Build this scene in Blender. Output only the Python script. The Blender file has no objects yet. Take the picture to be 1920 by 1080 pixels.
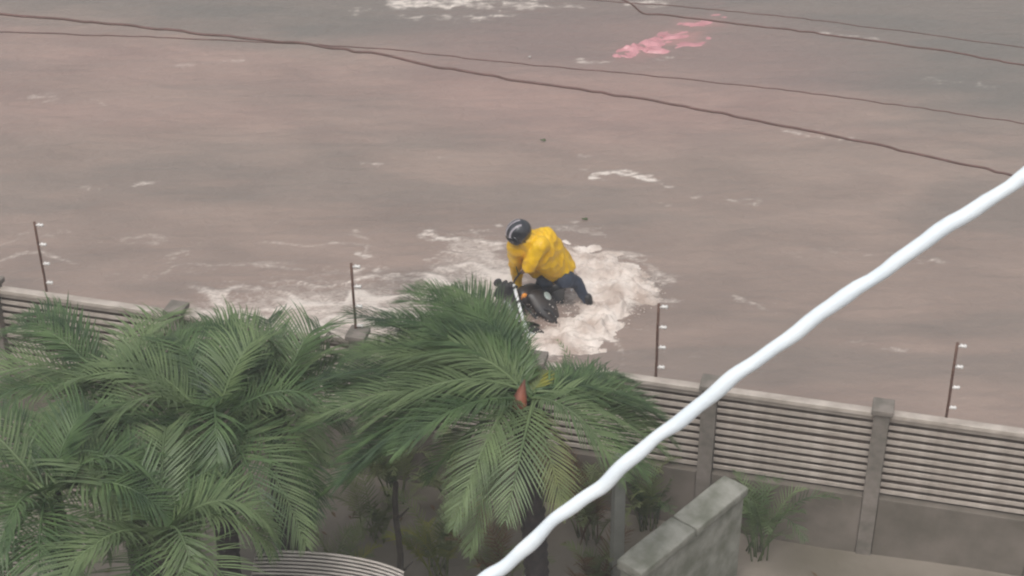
import bpy, bmesh, math, random
import numpy as np
from mathutils import Vector, Matrix, Euler, Quaternion, noise as mnoise
random.seed(7); np.random.seed(7)
scene = bpy.context.scene
R = math.radians

# ------------------------------------------------------------------ camera, light, exposure
CAM_H = 10.6; PITCH = 32.0; FPX = 3241.0
cam_data = bpy.data.cameras.new('camera'); cam = bpy.data.objects.new('camera', cam_data)
scene.collection.objects.link(cam); scene.camera = cam
cam.location = (0, 0, CAM_H); cam.rotation_euler = (R(90 - PITCH), 0, 0)
cam_data.sensor_width = 36; cam_data.lens = 36 * FPX / 1920
cam_data.clip_end = 3000
cam_data.dof.use_dof = True; cam_data.dof.focus_distance = 17.0; cam_data.dof.aperture_fstop = 20

world = bpy.data.worlds.new('World'); scene.world = world; world.use_nodes = True
wn = world.node_tree.nodes; wl = world.node_tree.links
bg = wn['Background']
sky = wn.new('ShaderNodeTexSky'); sky.sky_type = 'NISHITA'; sky.sun_disc = False
SUN_EL, SUN_AZ = 62, 200
sky.sun_elevation = R(SUN_EL); sky.sun_rotation = R(SUN_AZ); sky.dust_density = 6; sky.air_density = 2
hs = wn.new('ShaderNodeHueSaturation'); hs.inputs['Saturation'].default_value = 0.22
wl.new(sky.outputs[0], hs.inputs['Color']); wl.new(hs.outputs[0], bg.inputs['Color'])
bg.inputs['Strength'].default_value = 0.12
sd = bpy.data.lights.new('sun', 'SUN'); sun = bpy.data.objects.new('sun', sd); scene.collection.objects.link(sun)
sd.energy = 0.9; sd.angle = R(22); sd.color = (1, 0.96, 0.92)
az = R(SUN_AZ); el = R(SUN_EL)
sdir = Vector((math.sin(az) * math.cos(el), math.cos(az) * math.cos(el), math.sin(el)))
sun.rotation_euler = sdir.to_track_quat('Z', 'Y').to_euler()
scene.view_settings.view_transform = 'Standard'; scene.view_settings.look = 'None'
scene.view_settings.gamma = 1; scene.view_settings.use_curve_mapping = False
scene.view_settings.exposure = 0.13
scene.cycles.filter_width = 2.2
scene.cycles.max_bounces = 6; scene.cycles.transparent_max_bounces = 8

# ------------------------------------------------------------------ measuring helpers
CP, SP = math.cos(R(PITCH)), math.sin(R(PITCH))
FW = Vector((0, CP, -SP)); UP = Vector((0, SP, CP))
def ray(px, py):
    return FW + Vector(((px - 960) / FPX, 0, 0)) + UP * ((540 - py) / FPX)
def P(px, py, z=0.0):                      # surveyed point at height z
    d = ray(px, py); t = (z - CAM_H) / d.z
    return Vector((0, 0, CAM_H)) + d * t
def W(px, py, y):                          # surveyed point at distance y
    d = ray(px, py); return Vector((0, 0, CAM_H)) + d * (y / d.y)
def proj(x, y, z):
    rx, ry, rz = x, y, z - CAM_H
    f = ry * CP - rz * SP; u = ry * SP + rz * CP
    return 960 + FPX * rx / f, 540 - FPX * u / f

# ------------------------------------------------------------------ object helpers
def link(o): scene.collection.objects.link(o); return o
def props(o, label=None, cat=None, group=None, kind=None):
    if label: o['label'] = label
    if cat: o['category'] = cat
    if group: o['group'] = group
    if kind: o['kind'] = kind
    return o
def empty(name, loc, label, cat, group=None, rot=(0, 0, 0)):
    o = bpy.data.objects.new(name, None); link(o); o.location = loc; o.rotation_euler = rot
    o.empty_display_size = 0.2
    return props(o, label, cat, group)
def mesh_obj(name, bm, mats, parent=None, smooth=True):
    me = bpy.data.meshes.new(name); bm.to_mesh(me); bm.free()
    return from_mesh(name, me, mats, parent, smooth)
def from_mesh(name, me, mats, parent=None, smooth=True):
    if not isinstance(mats, (list, tuple)): mats = [mats]
    me.materials.clear()
    for m in mats: me.materials.append(m)
    if smooth: me.shade_smooth()
    else: me.shade_flat()
    o = bpy.data.objects.new(name, me); link(o)
    if parent: o.parent = parent
    return o
def world_part(name, bm, mats, parent, smooth=True):
    """geometry given in world coordinates, parented to an unrotated empty"""
    bmesh.ops.translate(bm, verts=bm.verts, vec=-Vector(parent.location))
    return mesh_obj(name, bm, mats, parent, smooth)

def frame_of(t, up=Vector((0, 0, 1))):
    t = t.normalized()
    if abs(t.dot(up)) > 0.98: up = Vector((0, 1, 0))
    s = t.cross(up).normalized(); n = s.cross(t).normalized()
    return s, n
def tube(bm, pts, radii, seg=8, caps=True, sy=1.0, mat=0, up=Vector((0, 0, 1))):
    pts = [Vector(p) for p in pts]
    if not isinstance(radii, (list, tuple)): radii = [radii] * len(pts)
    rings = []
    for i, p in enumerate(pts):
        t = pts[min(i + 1, len(pts) - 1)] - pts[max(i - 1, 0)]
        s, n = frame_of(t, up)
        rings.append([bm.verts.new(p + s * (radii[i] * math.cos(a)) + n * (radii[i] * sy * math.sin(a)))
                      for a in [2 * math.pi * k / seg for k in range(seg)]])
    for i in range(len(rings) - 1):
        for k in range(seg):
            f = bm.faces.new((rings[i][k], rings[i][(k + 1) % seg], rings[i + 1][(k + 1) % seg], rings[i + 1][k])); f.material_index = mat
    if caps:
        bm.faces.new(rings[0][::-1]).material_index = mat; bm.faces.new(rings[-1]).material_index = mat
    return bm
def capsule(bm, a, b, ra, rb, seg=14):
    a = Vector(a); b = Vector(b); t = (b - a); L = t.length
    if L < 1e-6: t = Vector((0, 0, 1)); L = 0
    t = t.normalized(); pts = []; rad = []
    for k in range(6):
        an = math.pi / 2 * (1 - k / 5) ; pts.append(a - t * (ra * math.sin(an))); rad.append(max(ra * math.cos(an), ra * .02))
    for k in range(6):
        an = math.pi / 2 * (k / 5); pts.append(b + t * (rb * math.sin(an))); rad.append(max(rb * math.cos(an), rb * .02))
    s, n = frame_of(t); rings = []
    for p, r in zip(pts, rad):
        rings.append([bm.verts.new(p + s * (r * math.cos(q)) + n * (r * math.sin(q))) for q in [2 * math.pi * k / seg for k in range(seg)]])
    for i in range(len(rings) - 1):
        for k in range(seg):
            bm.faces.new((rings[i][k], rings[i][(k + 1) % seg], rings[i + 1][(k + 1) % seg], rings[i + 1][k]))
    bm.faces.new(rings[0][::-1]); bm.faces.new(rings[-1])
def box(bm, c, size, rot=None, bevel=0.0, mat=0):
    M = Matrix.Translation(c) @ (rot.to_4x4() if rot is not None else Matrix()) @ Matrix.Diagonal((*size, 1))
    r = bmesh.ops.create_cube(bm, size=1, matrix=M)
    fs = {f for v in r['verts'] for f in v.link_faces}
    for f in fs: f.material_index = mat
    if bevel > 0:
        es = list({e for v in r['verts'] for e in v.link_edges})
        bmesh.ops.bevel(bm, geom=es, offset=bevel, segments=2, profile=.6, affect='EDGES')
def ellipsoid(bm, c, r, rot=None, u=20, v=14):
    M = Matrix.Translation(c) @ (rot.to_4x4() if rot is not None else Matrix()) @ Matrix.Diagonal((*r, 1))
    return bmesh.ops.create_uvsphere(bm, u_segments=u, v_segments=v, radius=1, matrix=M)
def loft(bm, secs, seg=20, cap=True):
    """secs: (center, half width vec, half height vec, squareness)"""
    rings = []
    for c, a, b, q in secs:
        ring = []
        for k in range(seg):
            t = 2 * math.pi * k / seg; cs, sn = math.cos(t), math.sin(t)
            e = 2 / q
            ring.append(bm.verts.new(Vector(c) + Vector(a) * (math.copysign(abs(cs) ** e, cs)) + Vector(b) * (math.copysign(abs(sn) ** e, sn))))
        rings.append(ring)
    for i in range(len(rings) - 1):
        for k in range(seg):
            bm.faces.new((rings[i][k], rings[i][(k + 1) % seg], rings[i + 1][(k + 1) % seg], rings[i + 1][k]))
    if cap: bm.faces.new(rings[0][::-1]); bm.faces.new(rings[-1])
    return rings
def remeshed(bm, voxel=.015, smooth=6, wrinkle=0.0, wsize=.08, thick=0.0):
    me = bpy.data.meshes.new('tmp'); bmesh.ops.recalc_face_normals(bm, faces=bm.faces); bm.to_mesh(me); bm.free()
    o = bpy.data.objects.new('tmp', me); link(o)
    m = o.modifiers.new('r', 'REMESH'); m.mode = 'VOXEL'; m.voxel_size = voxel
    m = o.modifiers.new('s', 'SMOOTH'); m.factor = .5; m.iterations = smooth
    dg = bpy.context.evaluated_depsgraph_get(); dg.update()
    res = bpy.data.meshes.new_from_object(o.evaluated_get(dg))
    bpy.data.objects.remove(o); bpy.data.meshes.remove(me)
    if wrinkle:
        n = len(res.vertices); nor = [v.normal.copy() for v in res.vertices]
        for v, q in zip(res.vertices, nor):
            p = v.co
            w = 1 - abs(mnoise.noise(Vector((p.x * 1.0, p.y * 1.0, p.z * .6)) / wsize)) * 2
            w2 = mnoise.noise(Vector((p.x, p.y, p.z * .7)) / (wsize * .45) + Vector((9, 3, 1)))
            v.co = p + q * (wrinkle * (w * .8 + w2 * .4))
    return res

# ------------------------------------------------------------------ numpy noise
def _h(ix, iy, seed):
    n = (ix.astype(np.int64) * 374761393 + iy.astype(np.int64) * 668265263 + seed * 1442695041) & 0x7fffffff
    n = ((n ^ (n >> 13)) * 1274126177) & 0x7fffffff
    return ((n ^ (n >> 16)) & 0xffff) / 65535.0
def vnoise(x, y, seed=0):
    ix = np.floor(x); iy = np.floor(y); fx = x - ix; fy = y - iy
    fx = fx * fx * fx * (fx * (fx * 6 - 15) + 10); fy = fy * fy * fy * (fy * (fy * 6 - 15) + 10)
    a = _h(ix, iy, seed); b = _h(ix + 1, iy, seed); c = _h(ix, iy + 1, seed); d = _h(ix + 1, iy + 1, seed)
    return (a * (1 - fx) + b * fx) * (1 - fy) + (c * (1 - fx) + d * fx) * fy
def fbm(x, y, oct=4, seed=0, gain=.5):
    s = 0; a = 1; t = 0
    for i in range(oct):
        c, sn = math.cos(i * 1.1), math.sin(i * 1.1)
        s = s + a * vnoise((x * c - y * sn) * 2 ** i + 17.3 * i, (x * sn + y * c) * 2 ** i + 5.1 * i, seed + i); t += a; a *= gain
    return s / t
def ridged(x, y, oct=4, seed=0):
    s = 0; a = 1; t = 0
    for i in range(oct):
        s = s + a * (1 - np.abs(2 * vnoise(x * 2 ** i + 3.7 * i, y * 2 ** i + 9.2 * i, seed + i) - 1)) ** 2; t += a; a *= .5
    return s / t
def sstep(a, b, x):
    t = np.clip((x - a) / (b - a), 0, 1); return t * t * (3 - 2 * t)
def poly_sd(x, y, poly):                   # signed distance, positive inside
    poly = np.array(poly, float); n = len(poly); d = np.full(x.shape, 1e9); ins = np.zeros(x.shape, bool)
    for i in range(n):
        ax, ay = poly[i]; bx, by = poly[(i + 1) % n]
        ex, ey = bx - ax, by - ay; t = np.clip(((x - ax) * ex + (y - ay) * ey) / (ex * ex + ey * ey + 1e-9), 0, 1)
        d = np.minimum(d, np.hypot(x - ax - t * ex, y - ay - t * ey))
        c = ((ay > y) != (by > y)) & (x < ex * (y - ay) / (ey + (1e-9 if ey == 0 else 0)) + ax); ins ^= c
    return np.where(ins, d, -d)

# ------------------------------------------------------------------ materials
def mat(name, color, rough=.6, metal=0.0, noise=0.0, scale=20, c2=None, bump=0.0, bscale=60, spec=.5, coat=0.0, trans=0.0):
    m = bpy.data.materials.new(name); m.use_nodes = True; nt = m.node_tree; b = nt.nodes['Principled BSDF']
    b.inputs['Roughness'].default_value = rough; b.inputs['Metallic'].default_value = metal
    b.inputs['Specular IOR Level'].default_value = spec; b.inputs['Coat Weight'].default_value = coat
    tc = nt.nodes.new('ShaderNodeTexCoord')
    if c2 is None: c2 = tuple(c * (1 - noise) for c in color)
    n = nt.nodes.new('ShaderNodeTexNoise'); n.inputs['Scale'].default_value = scale; n.inputs['Detail'].default_value = 6
    r = nt.nodes.new('ShaderNodeValToRGB'); r.color_ramp.elements[0].position = .35; r.color_ramp.elements[1].position = .68
    r.color_ramp.elements[0].color = (*c2, 1); r.color_ramp.elements[1].color = (*color, 1)
    nt.links.new(tc.outputs['Object'], n.inputs['Vector']); nt.links.new(n.outputs['Fac'], r.inputs[0]); nt.links.new(r.outputs[0], b.inputs['Base Color'])
    if bump:
        n2 = nt.nodes.new('ShaderNodeTexNoise'); n2.inputs['Scale'].default_value = bscale; n2.inputs['Detail'].default_value = 5
        bp = nt.nodes.new('ShaderNodeBump'); bp.inputs['Strength'].default_value = bump; bp.inputs['Distance'].default_value = .01
        nt.links.new(tc.outputs['Object'], n2.inputs['Vector']); nt.links.new(n2.outputs['Fac'], bp.inputs['Height']); nt.links.new(bp.outputs[0], b.inputs['Normal'])
    if trans:
        tr = nt.nodes.new('ShaderNodeBsdfTranslucent'); nt.links.new(r.outputs[0], tr.inputs[0])
        mx = nt.nodes.new('ShaderNodeMixShader'); mx.inputs[0].default_value = trans
        nt.links.new(b.outputs[0], mx.inputs[1]); nt.links.new(tr.outputs[0], mx.inputs[2]); nt.links.new(mx.outputs[0], nt.nodes['Material Output'].inputs[0])
    return m

def water_material():
    m = bpy.data.materials.new('muddy_water'); m.use_nodes = True; nt = m.node_tree; N = nt.nodes; L = nt.links; b = N['Principled BSDF']
    geo = N.new('ShaderNodeNewGeometry')
    at = N.new('ShaderNodeAttribute'); at.attribute_name = 'foam'
    a2 = N.new('ShaderNodeAttribute'); a2.attribute_name = 'silt'
    mp = N.new('ShaderNodeMapping'); mp.inputs['Scale'].default_value = (1, 1.9, 1); L.new(geo.outputs['Position'], mp.inputs[0])
    n1 = N.new('ShaderNodeTexNoise'); n1.inputs['Scale'].default_value = .55; n1.inputs['Detail'].default_value = 8; n1.inputs['Distortion'].default_value = .6; L.new(mp.outputs[0], n1.inputs['Vector'])
    r1 = N.new('ShaderNodeValToRGB'); e = r1.color_ramp.elements
    e[0].position = .3; e[0].color = (.245, .192, .168, 1); e[1].position = .7; e[1].color = (.330, .252, .217, 1)
    L.new(n1.outputs['Fac'], r1.inputs[0])
    mixs = N.new('ShaderNodeMix'); mixs.data_type = 'RGBA'; L.new(a2.outputs['Fac'], mixs.inputs[0]); L.new(r1.outputs[0], mixs.inputs[6]); mixs.inputs[7].default_value = (.185, .165, .150, 1)
    a3 = N.new('ShaderNodeAttribute'); a3.attribute_name = 'glow_warm_tint'  # tint for the painted pink reflection and the warmer water band
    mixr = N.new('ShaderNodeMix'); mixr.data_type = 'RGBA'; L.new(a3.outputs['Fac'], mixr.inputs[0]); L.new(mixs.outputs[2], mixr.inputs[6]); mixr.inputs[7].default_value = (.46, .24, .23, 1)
    # foam streaks
    mp2 = N.new('ShaderNodeMapping'); mp2.inputs['Scale'].default_value = (1, 1.7, 1); L.new(geo.outputs['Position'], mp2.inputs[0])
    n2 = N.new('ShaderNodeTexNoise'); n2.inputs['Scale'].default_value = 11; n2.inputs['Detail'].default_value = 9; n2.inputs['Distortion'].default_value = 1.2; n2.inputs['Roughness'].default_value = .62; L.new(mp2.outputs[0], n2.inputs['Vector'])
    ad = N.new('ShaderNodeMath'); ad.operation = 'ADD'; L.new(at.outputs['Fac'], ad.inputs[0])
    mu = N.new('ShaderNodeMath'); mu.operation = 'MULTIPLY_ADD'; mu.inputs[1].default_value = 1.1; mu.inputs[2].default_value = -.55; L.new(n2.outputs['Fac'], mu.inputs[0]); L.new(mu.outputs[0], ad.inputs[1])
    mr = N.new('ShaderNodeMapRange'); mr.interpolation_type = 'SMOOTHSTEP'; mr.inputs['From Min'].default_value = .18; mr.inputs['From Max'].default_value = .95; L.new(ad.outputs[0], mr.inputs[0])
    ml = N.new('ShaderNodeMath'); ml.operation = 'MINIMUM'; L.new(mr.outputs[0], ml.inputs[0])
    m3 = N.new('ShaderNodeMath'); m3.operation = 'MULTIPLY'; m3.inputs[1].default_value = 2.2; L.new(at.outputs['Fac'], m3.inputs[0]); L.new(m3.outputs[0], ml.inputs[1])
    mixf = N.new('ShaderNodeMix'); mixf.data_type = 'RGBA'; L.new(ml.outputs[0], mixf.inputs[0]); L.new(mixr.outputs[2], mixf.inputs[6]); mixf.inputs[7].default_value = (.76, .68, .62, 1)
    L.new(mixf.outputs[2], b.inputs['Base Color'])
    rr = N.new('ShaderNodeMapRange'); rr.inputs['To Min'].default_value = .3; rr.inputs['To Max'].default_value = .8; L.new(ml.outputs[0], rr.inputs[0]); L.new(rr.outputs[0], b.inputs['Roughness'])
    b.inputs['IOR'].default_value = 1.33
    mp3 = N.new('ShaderNodeMapping'); mp3.inputs['Scale'].default_value = (1, 1.6, 1); L.new(geo.outputs['Position'], mp3.inputs[0])
    n3 = N.new('ShaderNodeTexNoise'); n3.inputs['Scale'].default_value = 5.5; n3.inputs['Detail'].default_value = 7; n3.inputs['Distortion'].default_value = .8; L.new(mp3.outputs[0], n3.inputs['Vector'])
    bp = N.new('ShaderNodeBump'); bp.inputs['Strength'].default_value = .5; bp.inputs['Distance'].default_value = .035; L.new(n3.outputs['Fac'], bp.inputs['Height'])
    bp2 = N.new('ShaderNodeBump'); bp2.inputs['Distance'].default_value = .04; L.new(ml.outputs[0], bp2.inputs['Strength']); L.new(n2.outputs['Fac'], bp2.inputs['Height']); L.new(bp.outputs[0], bp2.inputs['Normal'])
    L.new(bp2.outputs[0], b.inputs['Normal'])
    return m
M_water = water_material()
M_foam = mat('river_foam', (.84, .76, .70), .7, noise=0, c2=(.44, .35, .30), scale=2.8, bump=.6, bscale=26)
M_yard = mat('wet_yard_mud', (.27, .235, .20), .35, c2=(.17, .15, .12), scale=1.2, bump=.5, bscale=14)
M_slat = mat('cream_slat_paint', (.52, .46, .41), .55, c2=(.36, .31, .27), scale=9, bump=.2)
M_base = mat('mud_stained_render', (.21, .18, .155), .8, c2=(.12, .105, .085), scale=2.2, bump=.5, bscale=12)
M_back = mat('dark_backing_board', (.15, .115, .095), .8, c2=(.07, .055, .045), scale=5)
M_pillar = mat('weathered_concrete', (.26, .225, .20), .8, c2=(.15, .135, .115), scale=7, bump=.5)
M_conc = mat('mossy_concrete', (.31, .305, .27), .85, c2=(.16, .165, .13), scale=6, bump=.8, bscale=30)
M_post = mat('grey_post', (.30, .30, .27), .7, c2=(.22, .225, .20), scale=5, bump=.3)
M_rust = mat('rusty_rod', (.16, .085, .06), .7, c2=(.09, .05, .04), scale=30, bump=.4)
M_ins = mat('white_insulator', (.72, .70, .68), .35)
M_wire = mat('brown_wire_sheath', (.17, .095, .085), .6, c2=(.12, .07, .06), scale=8)
M_rope = mat('white_rope', (.82, .88, .92), .5, c2=(.74, .81, .87), scale=12, bump=.12, bscale=60)
M_leaf = mat('palm_leaflet', (.125, .20, .075), .38, c2=(.04, .08, .032), scale=5, trans=.22, bump=.2, bscale=20)
M_leaf2 = mat('palm_leaflet_pale', (.19, .26, .115), .45, c2=(.10, .15, .065), scale=3.5, trans=.25)
M_leafk = mat('palm_leaflet_dark', (.07, .125, .055), .4, c2=(.03, .055, .028), scale=5, trans=.2)
M_leafy = mat('yellow_leaflet', (.30, .29, .05), .5, c2=(.16, .20, .05), scale=5, trans=.3)
M_leafo = mat('olive_leaflet', (.24, .27, .11), .5, c2=(.13, .17, .07), scale=4, trans=.25)
M_leafd = mat('dry_leaflet', (.20, .12, .06), .7, c2=(.11, .065, .035), scale=4, trans=.1)
M_rach = mat('palm_rachis', (.34, .38, .21), .5, c2=(.17, .21, .10), scale=6)
M_trunk = mat('palm_trunk_bark', (.055, .045, .042), .9, c2=(.025, .022, .024), scale=14, bump=.9, bscale=25)
M_spathe = mat('red_brown_spathe', (.24, .07, .035), .6, c2=(.10, .035, .02), scale=9, bump=.4)
M_stick = mat('dark_sapling_bark', (.055, .045, .035), .85, c2=(.03, .026, .02), scale=20, bump=.5)
M_pink_glow = mat('painted_pink_glow', (.66, .33, .36), .35, c2=(.46, .21, .23), scale=4, bump=.5, bscale=22)  # colour painted as a pink glow reflected on the water
M_pipe = mat('white_pipe', (.42, .43, .41), .5)
M_bar = mat('pale_bar_paint', (.55, .50, .46), .5, c2=(.40, .36, .33), scale=5)
M_silt = mat('street_bed', (.08, .07, .06), .9)

# ------------------------------------------------------------------ fence line (surveyed)
FZ = 1.62
FA = P(985, 681, FZ); FB = P(1256, 719, FZ); FD = (FB - FA); FD.z = 0; FD.normalize()
FN = Vector((-FD.y, FD.x, 0))              # towards the street
def fence_at(px):                          # fence foot below the top rail at that bearing
    d = ray(px, 700); # solve intersection of bearing with fence line
    k = d.x / d.y
    t = (k * FA.y - FA.x) / (FD.x - k * FD.y)
    p = FA + FD * t; return Vector((p.x, p.y, 0)), t

# ------------------------------------------------------------------ water
def foam_fields(X, Y):
    px, py = proj(X, Y, 0 * X)
    wx = (fbm(X * 1.6, Y * 2.2, 4, 3) - .5) * 60; wy = (fbm(X * 1.6 + 30, Y * 2.2, 4, 8) - .5) * 34
    wx2 = (fbm(X * 6, Y * 8, 4, 13) - .5) * 50; wy2 = (fbm(X * 6 + 9, Y * 8, 4, 18) - .5) * 30
    qx = px + wx * .6 + wx2; qy = py + wy * .6 + wy2
    burst = [(1040, 462), (1066, 452), (1104, 462), (1156, 474), (1206, 496), (1234, 526), (1246, 556), (1214, 584), (1184, 602), (1168, 632), (1120, 658),
             (1056, 684), (985, 692), (950, 665), (960, 632), (990, 622), (1020, 606), (1060, 592), (1085, 572), (1088, 545), (1065, 515), (1030, 500)]
    sd_ = poly_sd(qx, qy, burst); D = sstep(-12, 34, sd_)
    core = [(1060, 540), (1105, 590), (1060, 612), (1000, 620), (985, 600), (1000, 560)]
    D = np.maximum(D, .22 * sstep(-20, 15, poly_sd(qx, qy, core)))
    wake = [(795, 428), (870, 430), (955, 440), (985, 520), (975, 650), (800, 700), (560, 700), (300, 690), (120, 600), (420, 520), (665, 505), (760, 520), (810, 470)]
    sw = sstep(-25, 45, poly_sd(qx, qy, wake))
    st = ridged(X * 1.3 + (Y * .35) + fbm(X * 1.1, Y * 1.6, 3, 40) * 1.6, Y * 3.6 + X * .5 + fbm(X * 1.3, Y * 1.3, 3, 44) * 2.2, 4, 21)
    fade = np.clip((px - 100) / 500, .25, 1)
    Wk = sw * (.40 + .20 * sstep(520, 620, py) + .18 * sstep(820, 960, px) + .85 * sstep(.42, .80, st) * sstep(.25, .6, fbm(X * 1.2, Y * 1.8, 3, 41)) + .25 * (fbm(X * 2.2, Y * 4.5, 4, 46) - .5)) * fade
    F = np.maximum(D, Wk)
    # the turbulent band farther left and a general dusting of thin foam lines
    st2 = ridged(X * .8 + fbm(X, Y, 3, 50) * 1.5, Y * 2.6 + fbm(X * .9, Y * .9, 3, 54) * 2, 4, 60)
    band = sstep(395, 440, py) * sstep(560, 500, py) * sstep(800, 700, px)
    F = np.maximum(F, .42 * band * sstep(.55, .85, st2))
    F = np.maximum(F, .20 * sstep(.72, .95, st2))
    strokes = [(1115, 330, 1185, 324, 5, .95), (1150, 322, 1225, 336, 6, .95), (1215, 340, 1258, 350, 4, .6), (1085, 290, 1100, 294, 4, .4), (1090, 318, 1118, 322, 4, .4),
               (668, 307, 716, 311, 4, .55), (812, 298, 850, 294, 3, .4), (665, 22, 682, 20, 5, .6), (738, 8, 880, 3, 8, .75), (750, 30, 850, 33, 6, .5), (860, 38, 960, 30, 6, .6),
               (880, 8, 1000, 14, 9, .45), (990, 12, 1085, 14, 6, .5), (900, -6, 1010, -8, 8, .8), (1180, 8, 1260, 2, 7, .5), (1090, 117, 1130, 115, 6, .55), (1225, 110, 1256, 108, 5, .5),
               (790, 445, 850, 452, 6, .8), (800, 430, 815, 436, 5, .7), (800, 480, 860, 474, 5, .7), (880, 438, 935, 424, 5, .7), (670, 470, 705, 485, 5, .7),
               (665, 500, 700, 507, 5, .7), (700, 518, 780, 514, 4, .7), (1300, 372, 1420, 380, 5, .5), (1470, 250, 1600, 262, 4, .5), (150, 350, 300, 342, 5, .5), (60, 180, 200, 190, 5, .4), (330, 120, 480, 112, 4, .4), (1380, 560, 1460, 580, 5, .5),
               (1560, 470, 1760, 492, 5, .55), (1500, 60, 1640, 70, 5, .5), (1700, 150, 1850, 160, 5, .4), (1600, 640, 1700, 655, 5, .45), (1240, 380, 1256, 388, 4, .5)]
    qx1 = px + wx * .25 + wx2 * .5; qy1 = py + wy * .3 + wy2 * .5
    brk = (.2 + .85 * sstep(.3, .62, fbm(X * 4, Y * 9, 4, 77))) * (.45 + .6 * sstep(.35, .6, fbm(X * 9, Y * 24, 3, 78))) * (1 - .1 * sstep(70, 20, py)) + .35 * sstep(60, 10, py)
    for x0, y0, x1, y1, w, s in strokes:
        ex, ey = x1 - x0, y1 - y0; t = np.clip(((qx1 - x0) * ex + (qy1 - y0) * ey) / (ex * ex + ey * ey), 0, 1)
        d = np.hypot((qx1 - x0 - t * ex) * .6, qy1 - y0 - t * ey); F = np.maximum(F, s * sstep(w * 1.9, w * .2, d) * brk)
    lump = fbm(X * 5, Y * 6.5, 5, 70, .6)
    wave = (fbm(X * .55, Y * 1.1, 4, 80) - .5) * .05 + (ridged(X * 1.3 + fbm(X, Y, 2, 90), Y * 3.0, 4, 92) - .4) * .024 + (fbm(X * 3.2, Y * 9, 4, 97) - .5) * .026
    near = np.exp(-(((px - 1050) / 170) ** 2 + ((py - 570) / 90) ** 2))
    far = sstep(-15, 30, sd_)
    Z = wave + near * (fbm(X * 2.3, Y * 3, 4, 95) - .42) * .16 + sw * (st - .4) * .05
    halo = sstep(-70, 0, sd_) * sstep(-60, 10, 640 - py + 60) * (.12 + .5 * sstep(.5, .8, st)); F = np.maximum(F, halo)
    D2 = D * (.55 + .45 * sstep(.3, .6, fbm(X * 3.2, Y * 4.4, 4, 33)))
    silt = sstep(20, -45, py - 90 - (px - 660) * .10 + wy * .6) * .8 + .42 * sstep(.48, .7, fbm(X * .3, Y * 1.3, 4, 99))
    redp = [(1140, 110), (1175, 86), (1215, 66), (1256, 45), (1340, 10), (1380, 60), (1320, 96), (1256, 116)]  # outline of the pink reflected glow, painted into the water colour
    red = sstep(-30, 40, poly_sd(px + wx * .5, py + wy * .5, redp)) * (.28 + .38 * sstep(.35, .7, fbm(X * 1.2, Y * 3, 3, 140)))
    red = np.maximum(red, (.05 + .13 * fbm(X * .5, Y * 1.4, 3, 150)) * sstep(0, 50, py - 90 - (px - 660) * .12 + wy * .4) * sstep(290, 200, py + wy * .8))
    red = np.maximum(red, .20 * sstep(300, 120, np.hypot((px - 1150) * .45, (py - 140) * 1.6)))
    return Z, F * (1 - D) + D2 * D, D, lump, np.clip(silt, 0, 1), np.clip(red, 0, 1)

def grid_mesh(name, xs, ys, fields=True):
    X, Y = np.meshgrid(xs, ys); return X, Y
def build_grid(name, X, Y, Z, keep=None, attrs={}):
    ny, nx = X.shape; idx = np.arange(nx * ny).reshape(ny, nx)
    q = np.stack([idx[:-1, :-1], idx[:-1, 1:], idx[1:, 1:], idx[1:, :-1]], -1).reshape(-1, 4)
    co = np.stack([X, Y, Z], -1).reshape(-1, 3)
    if keep is not None:
        kf = keep.reshape(-1)[q].any(1); q = q[kf]
        used = np.unique(q); mp_ = np.full(nx * ny, -1); mp_[used] = np.arange(len(used)); q = mp_[q]; co = co[used]; attrs = {k: v.reshape(-1)[used] for k, v in attrs.items()}
    me = bpy.data.meshes.new(name); me.vertices.add(len(co)); me.vertices.foreach_set('co', co.reshape(-1).astype(np.float32))
    me.loops.add(len(q) * 4); me.loops.foreach_set('vertex_index', q.reshape(-1).astype(np.int32))
    me.polygons.add(len(q)); me.polygons.foreach_set('loop_start', np.arange(0, len(q) * 4, 4, dtype=np.int32)); me.polygons.foreach_set('loop_total', np.full(len(q), 4, dtype=np.int32))
    me.update(calc_edges=True)
    for k, v in attrs.items():
        a = me.attributes.new(k, 'FLOAT', 'POINT'); a.data.foreach_set('value', v.reshape(-1).astype(np.float32))
    return me

xs = np.concatenate([[-600, -150, -40, -16], np.arange(-11, 11.01, .034), [16, 40, 150, 600]])
ys = np.concatenate([[-200, -20, 5, 10], np.arange(11.5, 28, .034), [34, 60, 200, 1500]])
X, Y = np.meshgrid(xs, ys)
Z, F, D, lump, silt, red = foam_fields(X, Y)
far_ = (np.abs(X) > 11.2) | (Y > 28.1) | (Y < 11.4); Z[far_] = 0; F[far_] = 0; red[far_] = 0
me = build_grid('flood_water', X, Y, Z, attrs={'foam': F, 'silt': silt, 'glow_warm_tint': red})
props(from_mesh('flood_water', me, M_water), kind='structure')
# raised foam round the motorcycle
c0 = P(930, 700); c1 = P(1260, 440)
xs = np.arange(c0.x - .3, c1.x + .3, .014); ys = np.arange(c0.y - .2, c1.y + .3, .014)
X, Y = np.meshgrid(xs, ys); Z, F, D, lump, _, _ = foam_fields(X, Y)
fine = fbm(X * 17, Y * 21, 4, 120, .6)
crest = ridged(X * 2.6 + fbm(X * 2, Y * 2, 3, 121) * 1.5, Y * 3.4 + fbm(X * 2, Y * 2, 3, 123) * 1.5, 4, 125)
Hh = D * (.048 + .14 * (lump - .42) + .030 * (fine - .5) + .105 * (crest - .42)) - .017
me = build_grid('river_foam', X, Y, Z + Hh, keep=Hh > -.012)
props(from_mesh('river_foam', me, M_foam), 'churning pale foam around the stranded motorcycle', None, None, 'stuff')
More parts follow.
